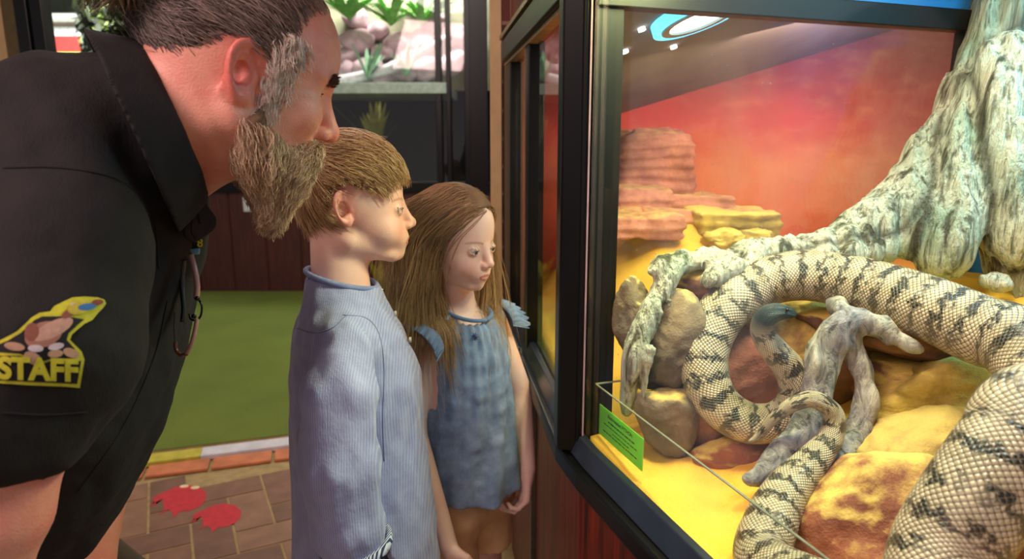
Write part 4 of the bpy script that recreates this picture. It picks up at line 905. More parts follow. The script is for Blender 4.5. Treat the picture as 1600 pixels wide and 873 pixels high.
def strands(name, roots, field, L, K, surf, lift, width, m, parent, seed=0, curl=0., freq=60., push=True, taper=.35, mem=.6, pull=0., lfac=None, jit_=.10):
    """every strand a fine three sided tube; the tufts stay one hair part"""
    rs = np.random.RandomState(seed); N = len(roots); P = roots.copy(); pts = [P.copy()]; D = None; L = np.broadcast_to(L, (N,)) * (.75 + .5 * rs.rand(N)); ph = rs.rand(N) * 6.28; ph2 = rs.rand(N) * 6.28
    lf = lift * (.2 + .8 * rs.rand(N)) * (1 if lfac is None else lfac); jit = rs.normal(size=(N, 3)) * jit_
    for k in range(K):
        f = field(P, k / K) + jit; f /= np.linalg.norm(f, axis=1)[:, None] + 1e-9
        D = f if D is None else D * mem + f * (1 - mem); D /= np.linalg.norm(D, axis=1)[:, None] + 1e-9
        P = P + D * (L / K)[:, None]
        if push:
            for _ in range(2):
                d = surf(P); e = .0015; g = np.stack([surf(P + np.eye(3)[i] * e) - d for i in range(3)], -1) / e; g /= np.linalg.norm(g, axis=1)[:, None] + 1e-6
                P = P + g * np.clip(lf * min(1, (k + 1) / 3) - d, -pull, .02)[:, None]
        pts.append(P.copy())
    A = np.stack(pts, 1)                                    # N, K+1, 3
    T = np.gradient(A, axis=1); T /= np.linalg.norm(T, axis=2)[:, :, None] + 1e-9
    u = np.cross(T, np.array([.31, .22, .92])); u /= np.linalg.norm(u, axis=2)[:, :, None] + 1e-9; v = np.cross(T, u)
    if curl:
        s_ = (np.arange(K + 1) / K)[None, :, None] * L[:, None, None]; A = A + curl * np.minimum(1, s_ / .01) * (np.sin(s_ * freq * 6.28 + ph[:, None, None]) * u + np.cos(s_ * freq * 4.9 + ph2[:, None, None]) * v)
    wv = width * (1 - (1 - taper) * np.linspace(0, 1, K + 1) ** 2)[None, :, None] * (.7 + .6 * rs.rand(N))[:, None, None]
    ring = np.stack([A + wv * (math.cos(a) * u + math.sin(a) * v) for a in (0, 2.094, 4.189)], 2)   # N,K+1,3,3
    I = np.arange(N * (K + 1) * 3).reshape(N, K + 1, 3); fs = []
    for j in range(3):
        j2 = (j + 1) % 3; fs.append(np.stack([I[:, :-1, j], I[:, :-1, j2], I[:, 1:, j2], I[:, 1:, j]], -1).reshape(-1, 4))
    o = mkobj(name, ring.reshape(-1, 3), np.concatenate(fs), m, parent, True)
    tone = np.repeat(rs.rand(N), (K + 1) * 3); al = np.tile(np.repeat(np.linspace(0, 1, K + 1), 3), N)
    a = o.data.color_attributes.new('tone', 'FLOAT_COLOR', 'POINT')
    if len(o.data.vertices) == len(tone): a.data.foreach_set('color', np.stack([tone, al, tone * 0, tone * 0 + 1], -1).astype(np.float32).ravel())
    return o
def hairmat(name, c0, c1, tip=None):
    m, t, b = newmat(name, rough=.42); s_ = t.add('ShaderNodeSeparateColor', {0: t.add('ShaderNodeAttribute', attribute_name='tone').outputs[0]})
    c = t.mix(s_.outputs[0], c0, c1)
    if tip: c = t.mix(t.math('MULTIPLY', s_.outputs[1], .8), c, tip)
    t.l.new(c, b.inputs['Base Color']); b.inputs['Specular IOR Level'].default_value = .6; return m
def stack(P, c, f, zs, a, b_, cx=None):
    """upright body of elliptic sections: c = xy centre, f = forward xy; a front-back, b_ side radii per height"""
    f = np.asarray(f); l = np.array([-f[1], f[0]]); z = np.clip(P[:, 2], zs[0], zs[-1]); q = P[:, :2] - np.asarray(c)
    if cx is not None: q = q - np.interp(z, zs, cx)[:, None] * f
    A = np.interp(z, zs, a); Bb = np.interp(z, zs, b_); x = q @ f; y = q @ l; k0 = np.sqrt((x / A) ** 2 + (y / Bb) ** 2); k1 = np.sqrt((x / A ** 2) ** 2 + (y / Bb ** 2) ** 2) + 1e-6
    return smax(k0 * (k0 - 1) / k1, np.abs(P[:, 2] - (zs[0] + zs[-1]) / 2) - (zs[-1] - zs[0]) / 2, .02)
def hand(P, wrist, fwd, palm, s=1., curl=60., thumb_side=1, k=.0045):
    """palm, four bent fingers of different lengths, thumb from the side; palm = direction the palm faces"""
    w_ = np.asarray(wrist, float); f = np.asarray(fwd, float); f = f / np.linalg.norm(f); n = np.asarray(palm, float); n = n - (n @ f) * f; n /= np.linalg.norm(n); l = np.cross(n, f) * thumb_side
    d = cap(P, w_, w_ + f * .02 * s, .019 * s, .021 * s); d = sm(d, capf(P, w_ + f * .03 * s, w_ + f * .065 * s, .030 * s, .034 * s, n, .5), .012)
    for i, (off, ln, r_) in enumerate(((.027, .040, .0083), (.009, .045, .0086), (-.009, .041, .0082), (-.025, .032, .0072))):
        a = w_ + f * (.085 - abs(off) * .25) * s + l * off * s; ang = 0.; c0 = a
        for j, (fr, cu) in enumerate(((1., .7), (.62, 1.0), (.5, .7))):
            ang += R(curl) * cu * .75; dr = f * math.cos(ang) + n * math.sin(ang); c1 = c0 + dr * ln * fr * s; e = cap(P, c0, c1, r_ * s * (1 - .08 * j), r_ * s * (.92 - .08 * j)); d = sm(d, e, k if j == 0 else .002); c0 = c1
    a = w_ + f * .022 * s + l * .022 * s; b_ = a + (f * .6 + l * .55 + n * .35) * .035 * s; c_ = b_ + (f * .85 + l * .05 + n * .5) * .028 * s; e = c_ + (f * .8 - l * .2 + n * .45) * .02 * s
    d = sm(d, cap(P, a, b_, .0135 * s, .0105 * s), .008); d = sm(d, cap(P, b_, c_, .010 * s, .009 * s), .003); return sm(d, cap(P, c_, e, .009 * s, .0075 * s), .002)
def fabric(name, c0, c1, stripe=None, rough=.85, wfreq=900, az=0, bumpk=.25):
    m, t, b = newmat(name, rough=rough); v = t.coord(); n = t.noise(v, 30, 5, .6); n2 = t.noise(t.mapping(v, (1, 1, .15)), 500, 3)
    c = t.mix(t.rng(n, .3, .7), c0, c1)
    if stripe is not None:
        rv = t.mapping(v, (1, 1, 1), (0, 0, R(az))); s_ = t.add('ShaderNodeSeparateXYZ', {0: rv}); wob = t.math('MULTIPLY', t.noise(v, 5, 2), .012)
        w1 = t.math('SINE', t.math('MULTIPLY', t.math('ADD', s_.outputs[0], wob), wfreq)); c = t.mix(t.math('MULTIPLY', t.rng(w1, .0, .9), .45), c, stripe)
    c = t.mix(t.math('MULTIPLY', n2, .25), c, c0); t.l.new(c, b.inputs['Base Color']); b.inputs['Sheen Weight'].default_value = .15 if c0[0] > .03 else 0
    t.l.new(t.bump(t.math('ADD', n, t.math('MULTIPLY', n2, .3)), bumpk, .004), b.inputs['Normal']); return m
def on_surface(objs, pts2d, off):
    """pixel outline points laid on a body surface along the viewing direction"""
    return None

# ------------------------------------------------------------------ BOY
HB = Head((0, 0, 0), 12, 2, .83, 'boy'); HB.slit = .40
left = HB.M[:, 1]; HB.c = W(541, 336, 1.0) + left * .052
BX, BY = -.253, 1.045; bf = HB.M[:2, 0] / np.linalg.norm(HB.M[:2, 0]); bl = np.array([-bf[1], bf[0]])
def b3(x, y, z): q = np.array([BX, BY]) + bf * x + bl * y; return np.array([q[0], q[1], z])
def boy_body(P):
    d = HB.sdf(P); nk = cap(P, HB.wor((-2.0, 0, -3.2)), b3(-.014, 0, 1.02), .0395, .045); d = sm(d, nk, .02)
    d = sm(d, cap(P, b3(-.012, -.075, .975), b3(-.012, .075, .975), .030), .02)
    d = sm(d, stack(P, (BX, BY), bf, [.55, .62, .75, .88, .96, 1.0], [.075, .08, .078, .082, .07, .045], [.10, .10, .095, .10, .095, .055]), .02)
    for s_ in (-1, 1):
        d = sm(d, cap(P, b3(-.01, s_ * .108, .955), b3(-.02, s_ * .138, .79), .026, .025), .015); d = sm(d, cap(P, b3(-.02, s_ * .135, .79), b3(.0, s_ * .138, .62), .025, .019), .008)
        d = sm(d, cap(P, b3(0, s_ * .052, .57), b3(.01, s_ * .055, .32), .052, .038), .02); d = sm(d, cap(P, b3(.01, s_ * .055, .32), b3(-.01, s_ * .055, .06), .036, .024), .012)
        d = sm(d, hand(P, b3(.0, s_ * .138, .61), (bf[0] * .25, bf[1] * .25, -.97), (*(-bl * s_), 0), .72, 28, thumb_side=s_), .005)
    return d
M_skin_b = skinmat('boy_skin', C(244, 204, 188), C(232, 146, 136), C(204, 112, 104), C(150, 112, 78), .35)
lo = np.array([-.50, .80, .03]); hi = np.array([-.08, 1.30, 1.36])
hb = HB.c
BOY = sdfobj('boy', boy_body, lo, hi, .0062, M_skin_b, fine=(((hb[0] - .12, hb[0] + .14, .0017),), ((hb[1] - .10, hb[1] + .10, .0019),), ((hb[2] - .12, hb[2] + .13, .0017),)), colfn=tonefn(HB), safe=2.0)
tag(BOY, 'person: boy in profile with short blond hair and striped blue shirt', 'person')
eyes(HB, BOY, C(60, 76, 72), (-2, -4))
# shirt
def boy_shirt_outer(P):
    z = P[:, 2]; d = stack(P, (BX, BY), bf, [.52, .62, .78, .88, .95, 1.00, 1.035, 1.05], [.125, .118, .104, .10, .085, .064, .054, .052], [.13, .125, .112, .115, .115, .082, .058, .055], [.004, .004, 0, 0, -.006, -.012, -.012, -.012])
    d = sm(d, cap(P, b3(-.012, -.095, .962), b3(-.012, .095, .962), .044), .03)
    for s_ in (-1, 1):
        arm = pathcaps(P, np.array([[*b3(-.01, s_ * .108, .960), .042], [*b3(-.018, s_ * .137, .90), .049], [*b3(-.022, s_ * .152, .80), .054], [*b3(-.016, s_ * .150, .70), .050], [*b3(-.004, s_ * .142, .638), .041]]), .012)
        d = sm(d, arm, .006)
    q = P * np.array([1, 1, .22]); d = d + .0048 * vnoise(q, 34, 1) + .0026 * vnoise(P * [1, 1, .5], 62, 2)
    ax = b3(-.014, -.142, .80); return d
def boy_shirt(P):
    o_ = boy_shirt_outer(P); neck = cap(P, HB.wor((-1.0, 0, -3)), b3(-.012, 0, .96), .050, .052)
    d = smax(o_, -neck, .003); top = plane(P, b3(.0, 0, 1.036), (bf[0] * .28, bf[1] * .28, 1)); d = np.maximum(d, top); d = np.maximum(d, .53 - P[:, 2])
    for s_ in (-1, 1):
        dirn = np.array([*(bf * .35), -1.0]); end = plane(P, b3(-.006, s_ * .142, .655), dirn); arm = cap(P, b3(-.018, s_ * .15, .72), b3(.0, s_ * .142, .59), .052, .055)
        d = np.where(arm < 0, np.maximum(d, end), d)
    # rounded placket down the front
    fr = b3(.0, 0, 0); q = P - fr; y = q[:, :2] @ bl; x = q[:, :2] @ bf; d = d - .0016 * (np.abs(y) < .014) * (x > 0) * (P[:, 2] < 1.03)
    return d
M_bshirt = fabric('blue_striped_cotton', C(132, 140, 190), C(160, 168, 212), C(198, 200, 228), az=0, wfreq=1900, bumpk=.5)
SHB = sdfobj('shirt', boy_shirt, (-.47, .80, .50), (-.05, 1.30, 1.09), .0036, M_bshirt, BOY)
nb = b3(-.012, 0, 0)
pts = []
for k in range(41):
    a = 2 * math.pi * k / 40; q = np.array([BX, BY]) + bf * (-.012 + .0535 * math.cos(a)) + bl * (.0555 * math.sin(a)); z = 1.036 - .28 * (-.012 + .0535 * math.cos(a)); pts.append((q[0], q[1], z - .003))
MB().tube(pts, .0044, 8).build('collar', fabric('collar_cotton', C(112, 124, 172), C(136, 148, 196)), SHB, smooth=True)
cz = b3(.024, -.138, .664); ring = []
for k in range(33):
    a = 2 * math.pi * k / 32; q = b3(-.006 + .048 * math.cos(a), -.142 + .048 * math.sin(a), .658 + .012 * math.cos(a)); ring.append(q)
m, t, b = newmat('dark_striped_cuff', rough=.8); v = t.coord('Generated'); s_ = t.add('ShaderNodeSeparateXYZ', {0: t.mapping(t.coord(), (1, 1, 1), (0, 0, R(20)))}); w1 = t.math('SINE', t.math('MULTIPLY', s_.outputs[0], 1900)); t.l.new(t.mix(t.rng(w1, -.2, .2), C(38, 44, 84), C(190, 196, 220)), b.inputs['Base Color'])
mb = MB(); n_ = len(ring) - 1; vs = []
for p_ in ring[:-1]:
    c_ = b3(-.006, -.142, .658); o_ = (p_ - c_) * [1, 1, 0]; o_ /= np.linalg.norm(o_)
    vs += [p_ + o_ * .004 + [0, 0, .011], p_ + o_ * .006, p_ + o_ * .003 - [0, 0, .011], p_ - o_ * .002 - [0, 0, .010], p_ - o_ * .003 + [0, 0, .010]]
mb.poly(vs, [[5 * k + j, 5 * k + (j + 1) % 5, 5 * ((k + 1) % n_) + (j + 1) % 5, 5 * ((k + 1) % n_) + j] for k in range(n_) for j in range(5)])
mb.build('cuff', m, SHB, smooth=True)
for z_, x_ in ((1.012, .046), (.975, .066), (.93, .088)):
    c_ = b3(x_, 0, z_); MB().tube([c_, c_ + np.array([*bf, 0]) * .004], .0045, 12).build('button', simple('pale_button', C(210, 206, 200), .4), SHB)
bms = bmesh.new(); bms.from_mesh(SHB.data); Ts = BVHTree.FromBMesh(bms); bms.free()
for pp in ([(536, 492), (572, 497), (592, 522), (600, 575), (598, 650), (600, 720)], [(462, 512), (490, 520), (520, 512), (540, 494)]):
    Q = []
    for x, y in spline(np.array(pp, float), 50):
        r_ = Vector(ray(x, y)).normalized(); h_ = Ts.ray_cast(Vector(CAM), r_)
        if h_[0] is not None: Q.append(np.array(h_[0]) + np.array(r_) * .0001)
    MB().tube(Q, .0011, 5).build('seam', fabric('seam_cotton', C(112, 120, 168), C(126, 136, 182)), SHB, smooth=True)
# shorts of the boy below the frame
def shorts(P, f3, zt, zb, a, hip, half):
    d = 9.
    for s_ in (-1, 1):
        e = cap(P, f3(0, s_ * half, zt), f3(.01, s_ * half * 1.08, zb), a, a * .93); d = e if s_ < 0 else sm(d, e, .008)
    d = sm(d, capf(P, f3(0, -half * .8, zt), f3(0, half * .8, zt), hip, hip, (0, 0, 1.), .8), .02); d = np.maximum(d, zb - P[:, 2]); return d + .0015 * vnoise(P, 60, 3)
sdfobj('trousers', lambda P: shorts(P, b3, .60, .36, .060, .075, .055), (-.42, .9, .34), (-.1, 1.2, .70), .006, fabric('navy_cotton', C(40, 48, 74), C(54, 62, 92)), BOY)
def shoe(P, f3, s_, half):
    d = capf(P, f3(-.03, s_ * half, .035), f3(.085, s_ * half, .03), .036, .034, (0, 0, 1.), .75); return np.maximum(d, -P[:, 2] + .001)
for s_ in (-1, 1): sdfobj('shoe', lambda P: shoe(P, b3, s_, .055), (-.42, .88, 0), (.1, 1.42, .09), .006, simple('dark_shoe', C(44, 42, 48), .5), BOY)
# hair
M_bh = hairmat('blond_hair', C(146, 108, 74), C(234, 200, 150))
def boy_mask(p):
    x, y, z = p[:, 0], np.abs(p[:, 1]), p[:, 2]
    front = z > np.interp(x, [-12, -7.5, -3.5, -1.8, .8, 2.0, 4.4, 6.0, 12], [-7.2, -6.6, -3.2, 5.2, 5.6, 4.6, 4.6, 5.6, 7.4]); return front
cap_h = lambda P: smax(HB.scalp(P) - .0045, -(lambda p: (p[:, 2] - np.interp(p[:, 0], [-12, -7.5, -3.6, -2.2, .8, 2.2, 4.6, 6.0, 12], [-5.6, -5.4, -2.4, 4.8, 5.4, 5.0, 5.4, 6.6, 8.4])) * HB.s * .8)(HB.loc(P)), .003)
sdfobj('hair', cap_h, hb - .12, hb + .14, .003, simple('hair_underlayer', C(134, 102, 64), .7, 0, .2, 60), BOY)
def rand_dirs(n, seed, mask, H):
    rs = np.random.RandomState(seed); D = rs.normal(size=(n * 6, 3)) * 12; D = D / np.linalg.norm(D, axis=1)[:, None] * 14 + [0, 0, 3]; X = H.project(D, H.scalp); p = H.loc(X); ok = mask(p); return X[ok][:n]
def boy_field(P, t_):
    p = HB.loc(P); x, y, z = p.T; n = len(p); f = np.zeros((n, 3))
    top = np.clip((z - 4) / 5, 0, 1); back = np.clip((-x - 3.5) / 4, 0, 1); side = 1 - top
    f[:, 0] = (1.0 * (1 - back)) + back * .1; f[:, 2] = -(.18 + .62 * side + .9 * back) - .9 * np.clip((x - 6) / 3, 0, 1); f[:, 1] = np.sign(y) * .18 * top - .35 * top * 0
    f[:, 1] += -.25 * np.clip((x - 2) / 6, 0, 1)
    f += .28 * np.stack([vnoise(p, .55, 1), vnoise(p, .55, 2), vnoise(p, .55, 3)], -1)
    return f @ HB.M.T
RB = rand_dirs(10500, 1, boy_mask, HB)
lp = HB.loc(RB); Lb = np.where(lp[:, 0] > 1.5, np.where(lp[:, 0] > 6, .020, .033), .058) * np.where((lp[:, 2] < 7) & (lp[:, 0] < 4) & (lp[:, 0] > -3.5), .45, 1) * np.where(lp[:, 2] < 0, .55, 1) * np.where((lp[:, 0] > -5) & (lp[:, 0] < 3.2), np.clip((lp[:, 2] - 4.4) / 5, .14, 1), 1)
strands('hair', RB, boy_field, Lb, 10, HB.scalp, .015, .00058, M_bh, BOY, 5, curl=.0007, freq=14, pull=.0012, lfac=np.clip((lp[:, 2] + 5) / 13, .22, 1), mem=.75, jit_=.16)

# ------------------------------------------------------------------ GIRL
HG = Head((0, 0, 0), -36, 11, .79, 'girl'); HG.c = W(706, 377, 1.255); HG.slit = .36; HG.slit_dz = -.08
GX, GY = -.095, 1.25; gaz = R(-38); gf = np.array([math.cos(gaz), math.sin(gaz)]); gl = np.array([-gf[1], gf[0]])
def g3(x, y, z): q = np.array([GX, GY]) + gf * x + gl * y; return np.array([q[0], q[1], z])
NS = W(640, 535, 1.19); 
def girl_body(P):
    d = HG.sdf(P); d = sm(d, cap(P, HG.wor((-.8, 0, -3)), g3(-.012, 0, .93), .034, .038), .018)
    d = sm(d, cap(P, g3(-.01, -.075, .905), g3(-.01, .075, .905), .030), .025)
    d = sm(d, stack(P, (GX, GY), gf, [.50, .56, .65, .78, .88, .92], [.060, .066, .065, .07, .06, .04], [.085, .090, .085, .098, .10, .06]), .02)
    A_ = [(-1, g3(-.01, -.108, .885), Wy(646, 672, 1.15), Wy(700, 850, 1.09)), (1, g3(-.01, .106, .885), Wy(815, 615, 1.325), Wy(824, 732, 1.235))]
    for s_, sh, el, wr in A_:
        d = sm(d, cap(P, sh, el, .028, .023), .015); d = sm(d, cap(P, el, wr, .0225, .0165), .006)
    fw = (A_[0][3] - A_[0][2]); d = sm(d, hand(P, A_[0][3], fw, (*gl, 0), .68, 25, thumb_side=-1), .004)
    d = sm(d, hand(P, A_[1][3], (-.10, -.25, -1), (-.85, -.2, -.1), .72, 78, thumb_side=-1), .004)
    for s_ in (-1, 1):
        d = sm(d, cap(P, g3(0, s_ * .047, .50), g3(.008, s_ * .05, .28), .046, .034), .015); d = sm(d, cap(P, g3(.008, s_ * .05, .28), g3(-.01, s_ * .05, .05), .032, .021), .01)
    return d
M_skin_g = skinmat('girl_skin', C(244, 208, 192), C(232, 152, 140), C(204, 116, 108), C(160, 118, 84), .3)
hg = HG.c
gh = Wy(815, 775, 1.23)
GIRL = sdfobj('girl', girl_body, (-.30, 1.02, .03), (.07, 1.42, 1.24), .0058, M_skin_g, fine=(((hg[0] - .10, hg[0] + .12, .0017),), ((hg[1] - .12, hg[1] + .10, .0019),), ((gh[2] - .05, gh[2] + .07, .0025), (hg[2] - .11, hg[2] + .12, .0017))), colfn=tonefn(HG), safe=2.0)
tag(GIRL, 'person: girl with long brown hair and sleeveless blue blouse behind the boy', 'person')
eyes(HG, GIRL, C(70, 84, 66), (0, -14))
def girl_blouse(P):
    q = P - np.array([GX, GY, 0]); th_ = np.arctan2(q[:, :2] @ gl, q[:, :2] @ gf); z = P[:, 2]
    flo = np.clip((.93 - z) / .35, 0, 1); d = stack(P, (GX, GY), gf, [.50, .56, .66, .76, .85, .90, .925], [.128, .120, .104, .092, .080, .066, .052], [.134, .126, .108, .10, .098, .090, .066])
    d = sm(d, cap(P, g3(-.008, -.082, .895), g3(-.008, .082, .895), .037), .02)
    d = d + .0055 * flo * np.sin(th_ * 11 + 2.2 * np.sin(z * 14)) + .0028 * (1 - flo) * np.sin(th_ * 26) + .003 * vnoise(P * [1, 1, 1.6], 34, 3) + .0015 * vnoise(P, 80, 4)
    neck = cap(P, HG.wor((-.8, 0, -3)), g3(.010, 0, .925), .038, .044); d = smax(d, -neck, .003)
    d = np.maximum(d, .585 + .006 * np.sin(th_ * 5) - z)
    for s_ in (-1, 1): d = np.where(((q[:, :2] @ gl) * s_ > .108), np.maximum(d, ((q[:, :2] @ gl) * s_ - .108)), d)
    return d
M_gb = fabric('blue_chambray', C(106, 132, 170), C(156, 178, 208), None, bumpk=.6)
BLO = sdfobj('blouse', girl_blouse, (-.29, 1.05, .53), (.08, 1.42, .96), .0034, M_gb, GIRL)
# gathered frills over the shoulders, neck binding and a small embroidered motif
for s_ in (-1, 1):
    vs = []; nn = 44
    for k in range(nn):
        a = -1.5 + 3.0 * k / (nn - 1); wav = .005 * math.sin(k * 1.9)
        cx_ = .052 * math.sin(a); cz_ = .045 * math.cos(a); p0 = g3(-.005 + cx_, s_ * .098, .888 + cz_ * .9); p1 = g3(-.005 + cx_ * 1.28 + wav, s_ * (.132 + wav * .5), .884 + cz_ * 1.12 - .008)
        vs += [p0, (p0 + p1) / 2 + np.array([0, 0, .006]), p1, p1 - np.array([0, 0, .002]), p0 - np.array([0, 0, .003])]
    mb = MB(); mb.poly(vs, [[5 * k + j, 5 * k + (j + 1) % 5, 5 * k + 5 + (j + 1) % 5, 5 * k + 5 + j] for k in range(nn - 1) for j in range(5)]); mb.build('frill', M_gb, BLO, smooth=True)
pts = []
for k in range(41):
    a = 2 * math.pi * k / 40; pts.append(g3(.012 + .047 * math.cos(a), .046 * math.sin(a), .937 - .014 * math.cos(a)))
MB().tube(pts, .0038, 8).build('neck_binding', fabric('binding', C(92, 122, 166), C(120, 150, 190)), BLO, smooth=True)
bmh = bmesh.new(); bmh.from_mesh(BLO.data); Tb = BVHTree.FromBMesh(bmh); bmh.free()
def hit(tree, px, py, off=.0012, origin=None):
    r_ = Vector(ray(px, py)).normalized(); h = tree.ray_cast(Vector(CAM), r_)
    return None if h[0] is None else np.array(h[0]) - np.array(r_) * off
mb = MB(); q = random.Random(2)
for k in range(9):
    a = 2 * math.pi * k / 9; P0 = hit(Tb, 742, 526); P1 = hit(Tb, 742 + 5 * math.cos(a), 526 + 6 * math.sin(a))
    if P0 is not None and P1 is not None: mb.tube([P0, (P0 + P1) / 2 - np.array([0, .001, 0]), P1], .0008, 5)
if mb.v: mb.build('motif', simple('navy_thread', C(36, 52, 96), .7), BLO)
M_tan = fabric('tan_cotton', C(236, 192, 138), C(248, 212, 158))
sdfobj('shorts', lambda P: shorts(P, g3, .545, .428, .060, .076, .050), (-.25, 1.05, .40), (.07, 1.42, .64), .004, M_tan, GIRL)
for s_ in (-1, 1): sdfobj('shoe', lambda P: shoe(P, g3, s_, .05), (-.42, .88, 0), (.1, 1.42, .09), .006, simple('dark_shoe', C(44, 42, 48), .5), GIRL)
M_gh = hairmat('light_brown_hair', C(100, 68, 50), C(172, 130, 92), C(212, 174, 118))
def girl_mask(p):
    x, y, z = p[:, 0], np.abs(p[:, 1]), p[:, 2]; return z > np.interp(x, [-12, -8, -3, -1, 1, 3.2, 5.5, 7.2, 12], [-5, -5.5, -4, -2.5, -1.0, 2.5, 6.5, 9.0, 10.5])
gcap = lambda P: smax(HG.scalp(P) - .004, -(lambda p: (p[:, 2] - np.interp(p[:, 0], [-12, -8, -3, -1, 1, 3.2, 5.5, 7.2, 12], [-4.5, -5, -3.5, -2.0, -.5, 3.0, 7.2, 9.8, 11.5])) * HG.s * .8)(HG.loc(P)), .003)
sdfobj('hair', gcap, hg - .11, hg + .12, .003, simple('brown_underlayer', C(118, 88, 60), .7, 0, .2, 60), GIRL)
def gsurf(P):
    d = HG.scalp(P); d = np.minimum(d, stack(P, (GX, GY), gf, [.50, .66, .85, .90, .925], [.118, .098, .078, .062, .05], [.122, .104, .100, .09, .062])); d = np.minimum(d, cap(P, g3(-.008, -.09, .89), g3(-.008, .09, .89), .043)); return np.minimum(d, HG.ears(HG.loc(P)) * HG.s)
def girl_field(P, t_):
    p = HG.loc(P); x, y, z = p.T; sgn = np.where(y - .6 > 0, 1., -1.); on = np.clip((z - 2) / 8, 0, 1) * (z > 1)
    f = np.zeros((len(p), 3)); f[:, 1] = sgn * on * np.where(sgn < 0, .85, .55); f[:, 0] = -.45 * on - .2 * np.clip((x - 4) / 4, 0, 1) * (z > 0); f[:, 2] = -.45 * on
    f[:, 0] -= .42 * ((z < 7) & (x > 3.0) & (z > -9) & (sgn < 0)); w_ = f @ HG.M.T; w_[:, 2] -= (1.0 - on * .7); 
    low = np.clip((hg[2] - .03 - P[:, 2]) / .1, 0, 1)
    w_[:, :2] += (.10 * low * np.stack([vnoise(P, 14, 1), vnoise(P, 14, 2)], -1).T).T
    # the near lock in front of the shoulder drifts forward
    fr = (sgn < 0) & (x > -2.5); w_[:, :2] += (low * fr * .05)[:, None] * gf; w_[:, :2] -= (low * (sgn > 0) * .16)[:, None] * gl
    return w_
RG = rand_dirs(11000, 2, girl_mask, HG); lp = HG.loc(RG)
rsg = np.random.RandomState(4); keep = (lp[:, 1] < .6) | (rsg.rand(len(RG)) < .55); RG = RG[keep]; lp = lp[keep]
Lg = .205 + .035 * np.clip(lp[:, 0] / 6, -1, 1) + .06 * (rsg.rand(len(RG)) < .12)
strands('hair', RG, girl_field, Lg, 22, gsurf, .007, .00058, M_gh, GIRL, 6, curl=.0012, freq=7, taper=.5)
# ------------------------------------------------------------------ MAN
HM = Head((0, 0, 0), 30, 18, .98, 'man'); HM.c = W(384, 112, .69) + HM.M[:, 1] * .064; HM.slit = .36; HM.slit_dz = -.05
colT, colN, colB = W(206, 94, .712), W(262, 205, .682), W(298, 298, .760)
cpt = (colT + colB) / 2; nC = np.cross(colB - colT, colN - cpt); nC /= np.linalg.norm(nC); nC = nC if nC[0] > 0 else -nC
NB = cpt - nC * .055
def man_torso(P, e=0.):
    rows_ = [(206, 222, .775, .072), (150, 285, .785, .108), (85, 370, .80, .136), (62, 480, .81, .144), (42, 600, .82, .144), (-10, 730, .84, .134), (-90, 830, .90, .120)]
    A = np.array([list(W(a, b_, d)) + [r + e] for a, b_, d, r in rows_]); return pathcaps(P, A, .05)
SHO = [(150, 235, .76, .075), (105, 250, .69, .072), (92, 400, .635, .076), (68, 540, .60, .077), (2, 650, .59, .070), (-45, 722, .59, .063)]
def man_sleeve(P, e=0.): return pathcaps(P, np.array([list(W(a, b_, d)) + [r + e] for a, b_, d, r in SHO]), .02)
PEL = W(-150, 900, .95); FARM = [(230, 330, .93, .06), (195, 540, .97, .046), (165, 690, .965, .041), (128, 880, .95, .040), (112, 990, .94, .030)]
NARM = [(100, 260, .69, .055), (60, 520, .60, .050), (22, 680, .59, .044), (2, 800, .59, .038), (-20, 900, .60, .031), (-40, 985, .61, .025)]
def rowsW(rows_): return np.array([list(W(a, b_, d)) + [r] for a, b_, d, r in rows_])
pel = np.array([-.86, .80, .80])
def man_body(P):
    d = HM.sdf(P); d = sm(d, cap(P, HM.wor((-2.2, 0, -3.2)), NB, .060, .068), .03)
    nk = cap(P, HM.wor((1.5, 0, -7.0)), W(275, 290, .79), .030, .030); d = sm(d, nk, .03)
    q = HM.loc(P); d = d + .0012 * np.sin((q[:, 0] * .5 + q[:, 2] * .35) * 4.2) * np.exp(-((q[:, 2] + 6) / 3.5) ** 2) * (q[:, 0] < 3)
    d = sm(d, man_torso(P, -.03), .02); d = sm(d, pathcaps(P, rowsW(NARM), .01), .02); d = sm(d, pathcaps(P, rowsW(FARM), .01), .02)
    nh = W(-40, 985, .61); fh = W(112, 990, .94); dn = rowsW(NARM)[-1, :3] - rowsW(NARM)[-2, :3]; df = rowsW(FARM)[-1, :3] - rowsW(FARM)[-2, :3]
    d = sm(d, hand(P, nh, dn, (-.3, .9, 0), 1., 35, thumb_side=-1), .006); d = sm(d, hand(P, fh, df, (-.3, -.9, 0), 1., 35, thumb_side=1), .006)
    d = sm(d, cap(P, W(-90, 830, .90), pel, .11, .125), .04)
    for s_ in (-1, 1):
        hip = pel + [.02, s_ * .09, -.02]; kn = np.array([-.66, .86 + s_ * .17, .46]); an = np.array([-.80, .86 + s_ * .17, .08])
        d = sm(d, cap(P, hip, kn, .082, .056), .03); d = sm(d, cap(P, kn, an, .054, .036), .015)
    return d
M_skin_m = skinmat('man_skin', C(234, 172, 150), C(222, 116, 104), C(180, 96, 86), C(70, 50, 44), .7)
hm = HM.c
MAN = sdfobj('man', man_body, (-1.05, .40, .04), (-.10, 1.20, 1.62), .0085, M_skin_m, fine=(((hm[0] - .13, hm[0] + .15, .0019),), ((hm[1] - .12, hm[1] + .13, .0021),), ((hm[2] - .13, hm[2] + .11, .0019),)), colfn=tonefn(HM), safe=2.0)
tag(MAN, 'person: bearded man in a black staff shirt bending forward from the left', 'person')
eyes(HM, MAN, C(90, 100, 104), (-4, -2))
nax = nC
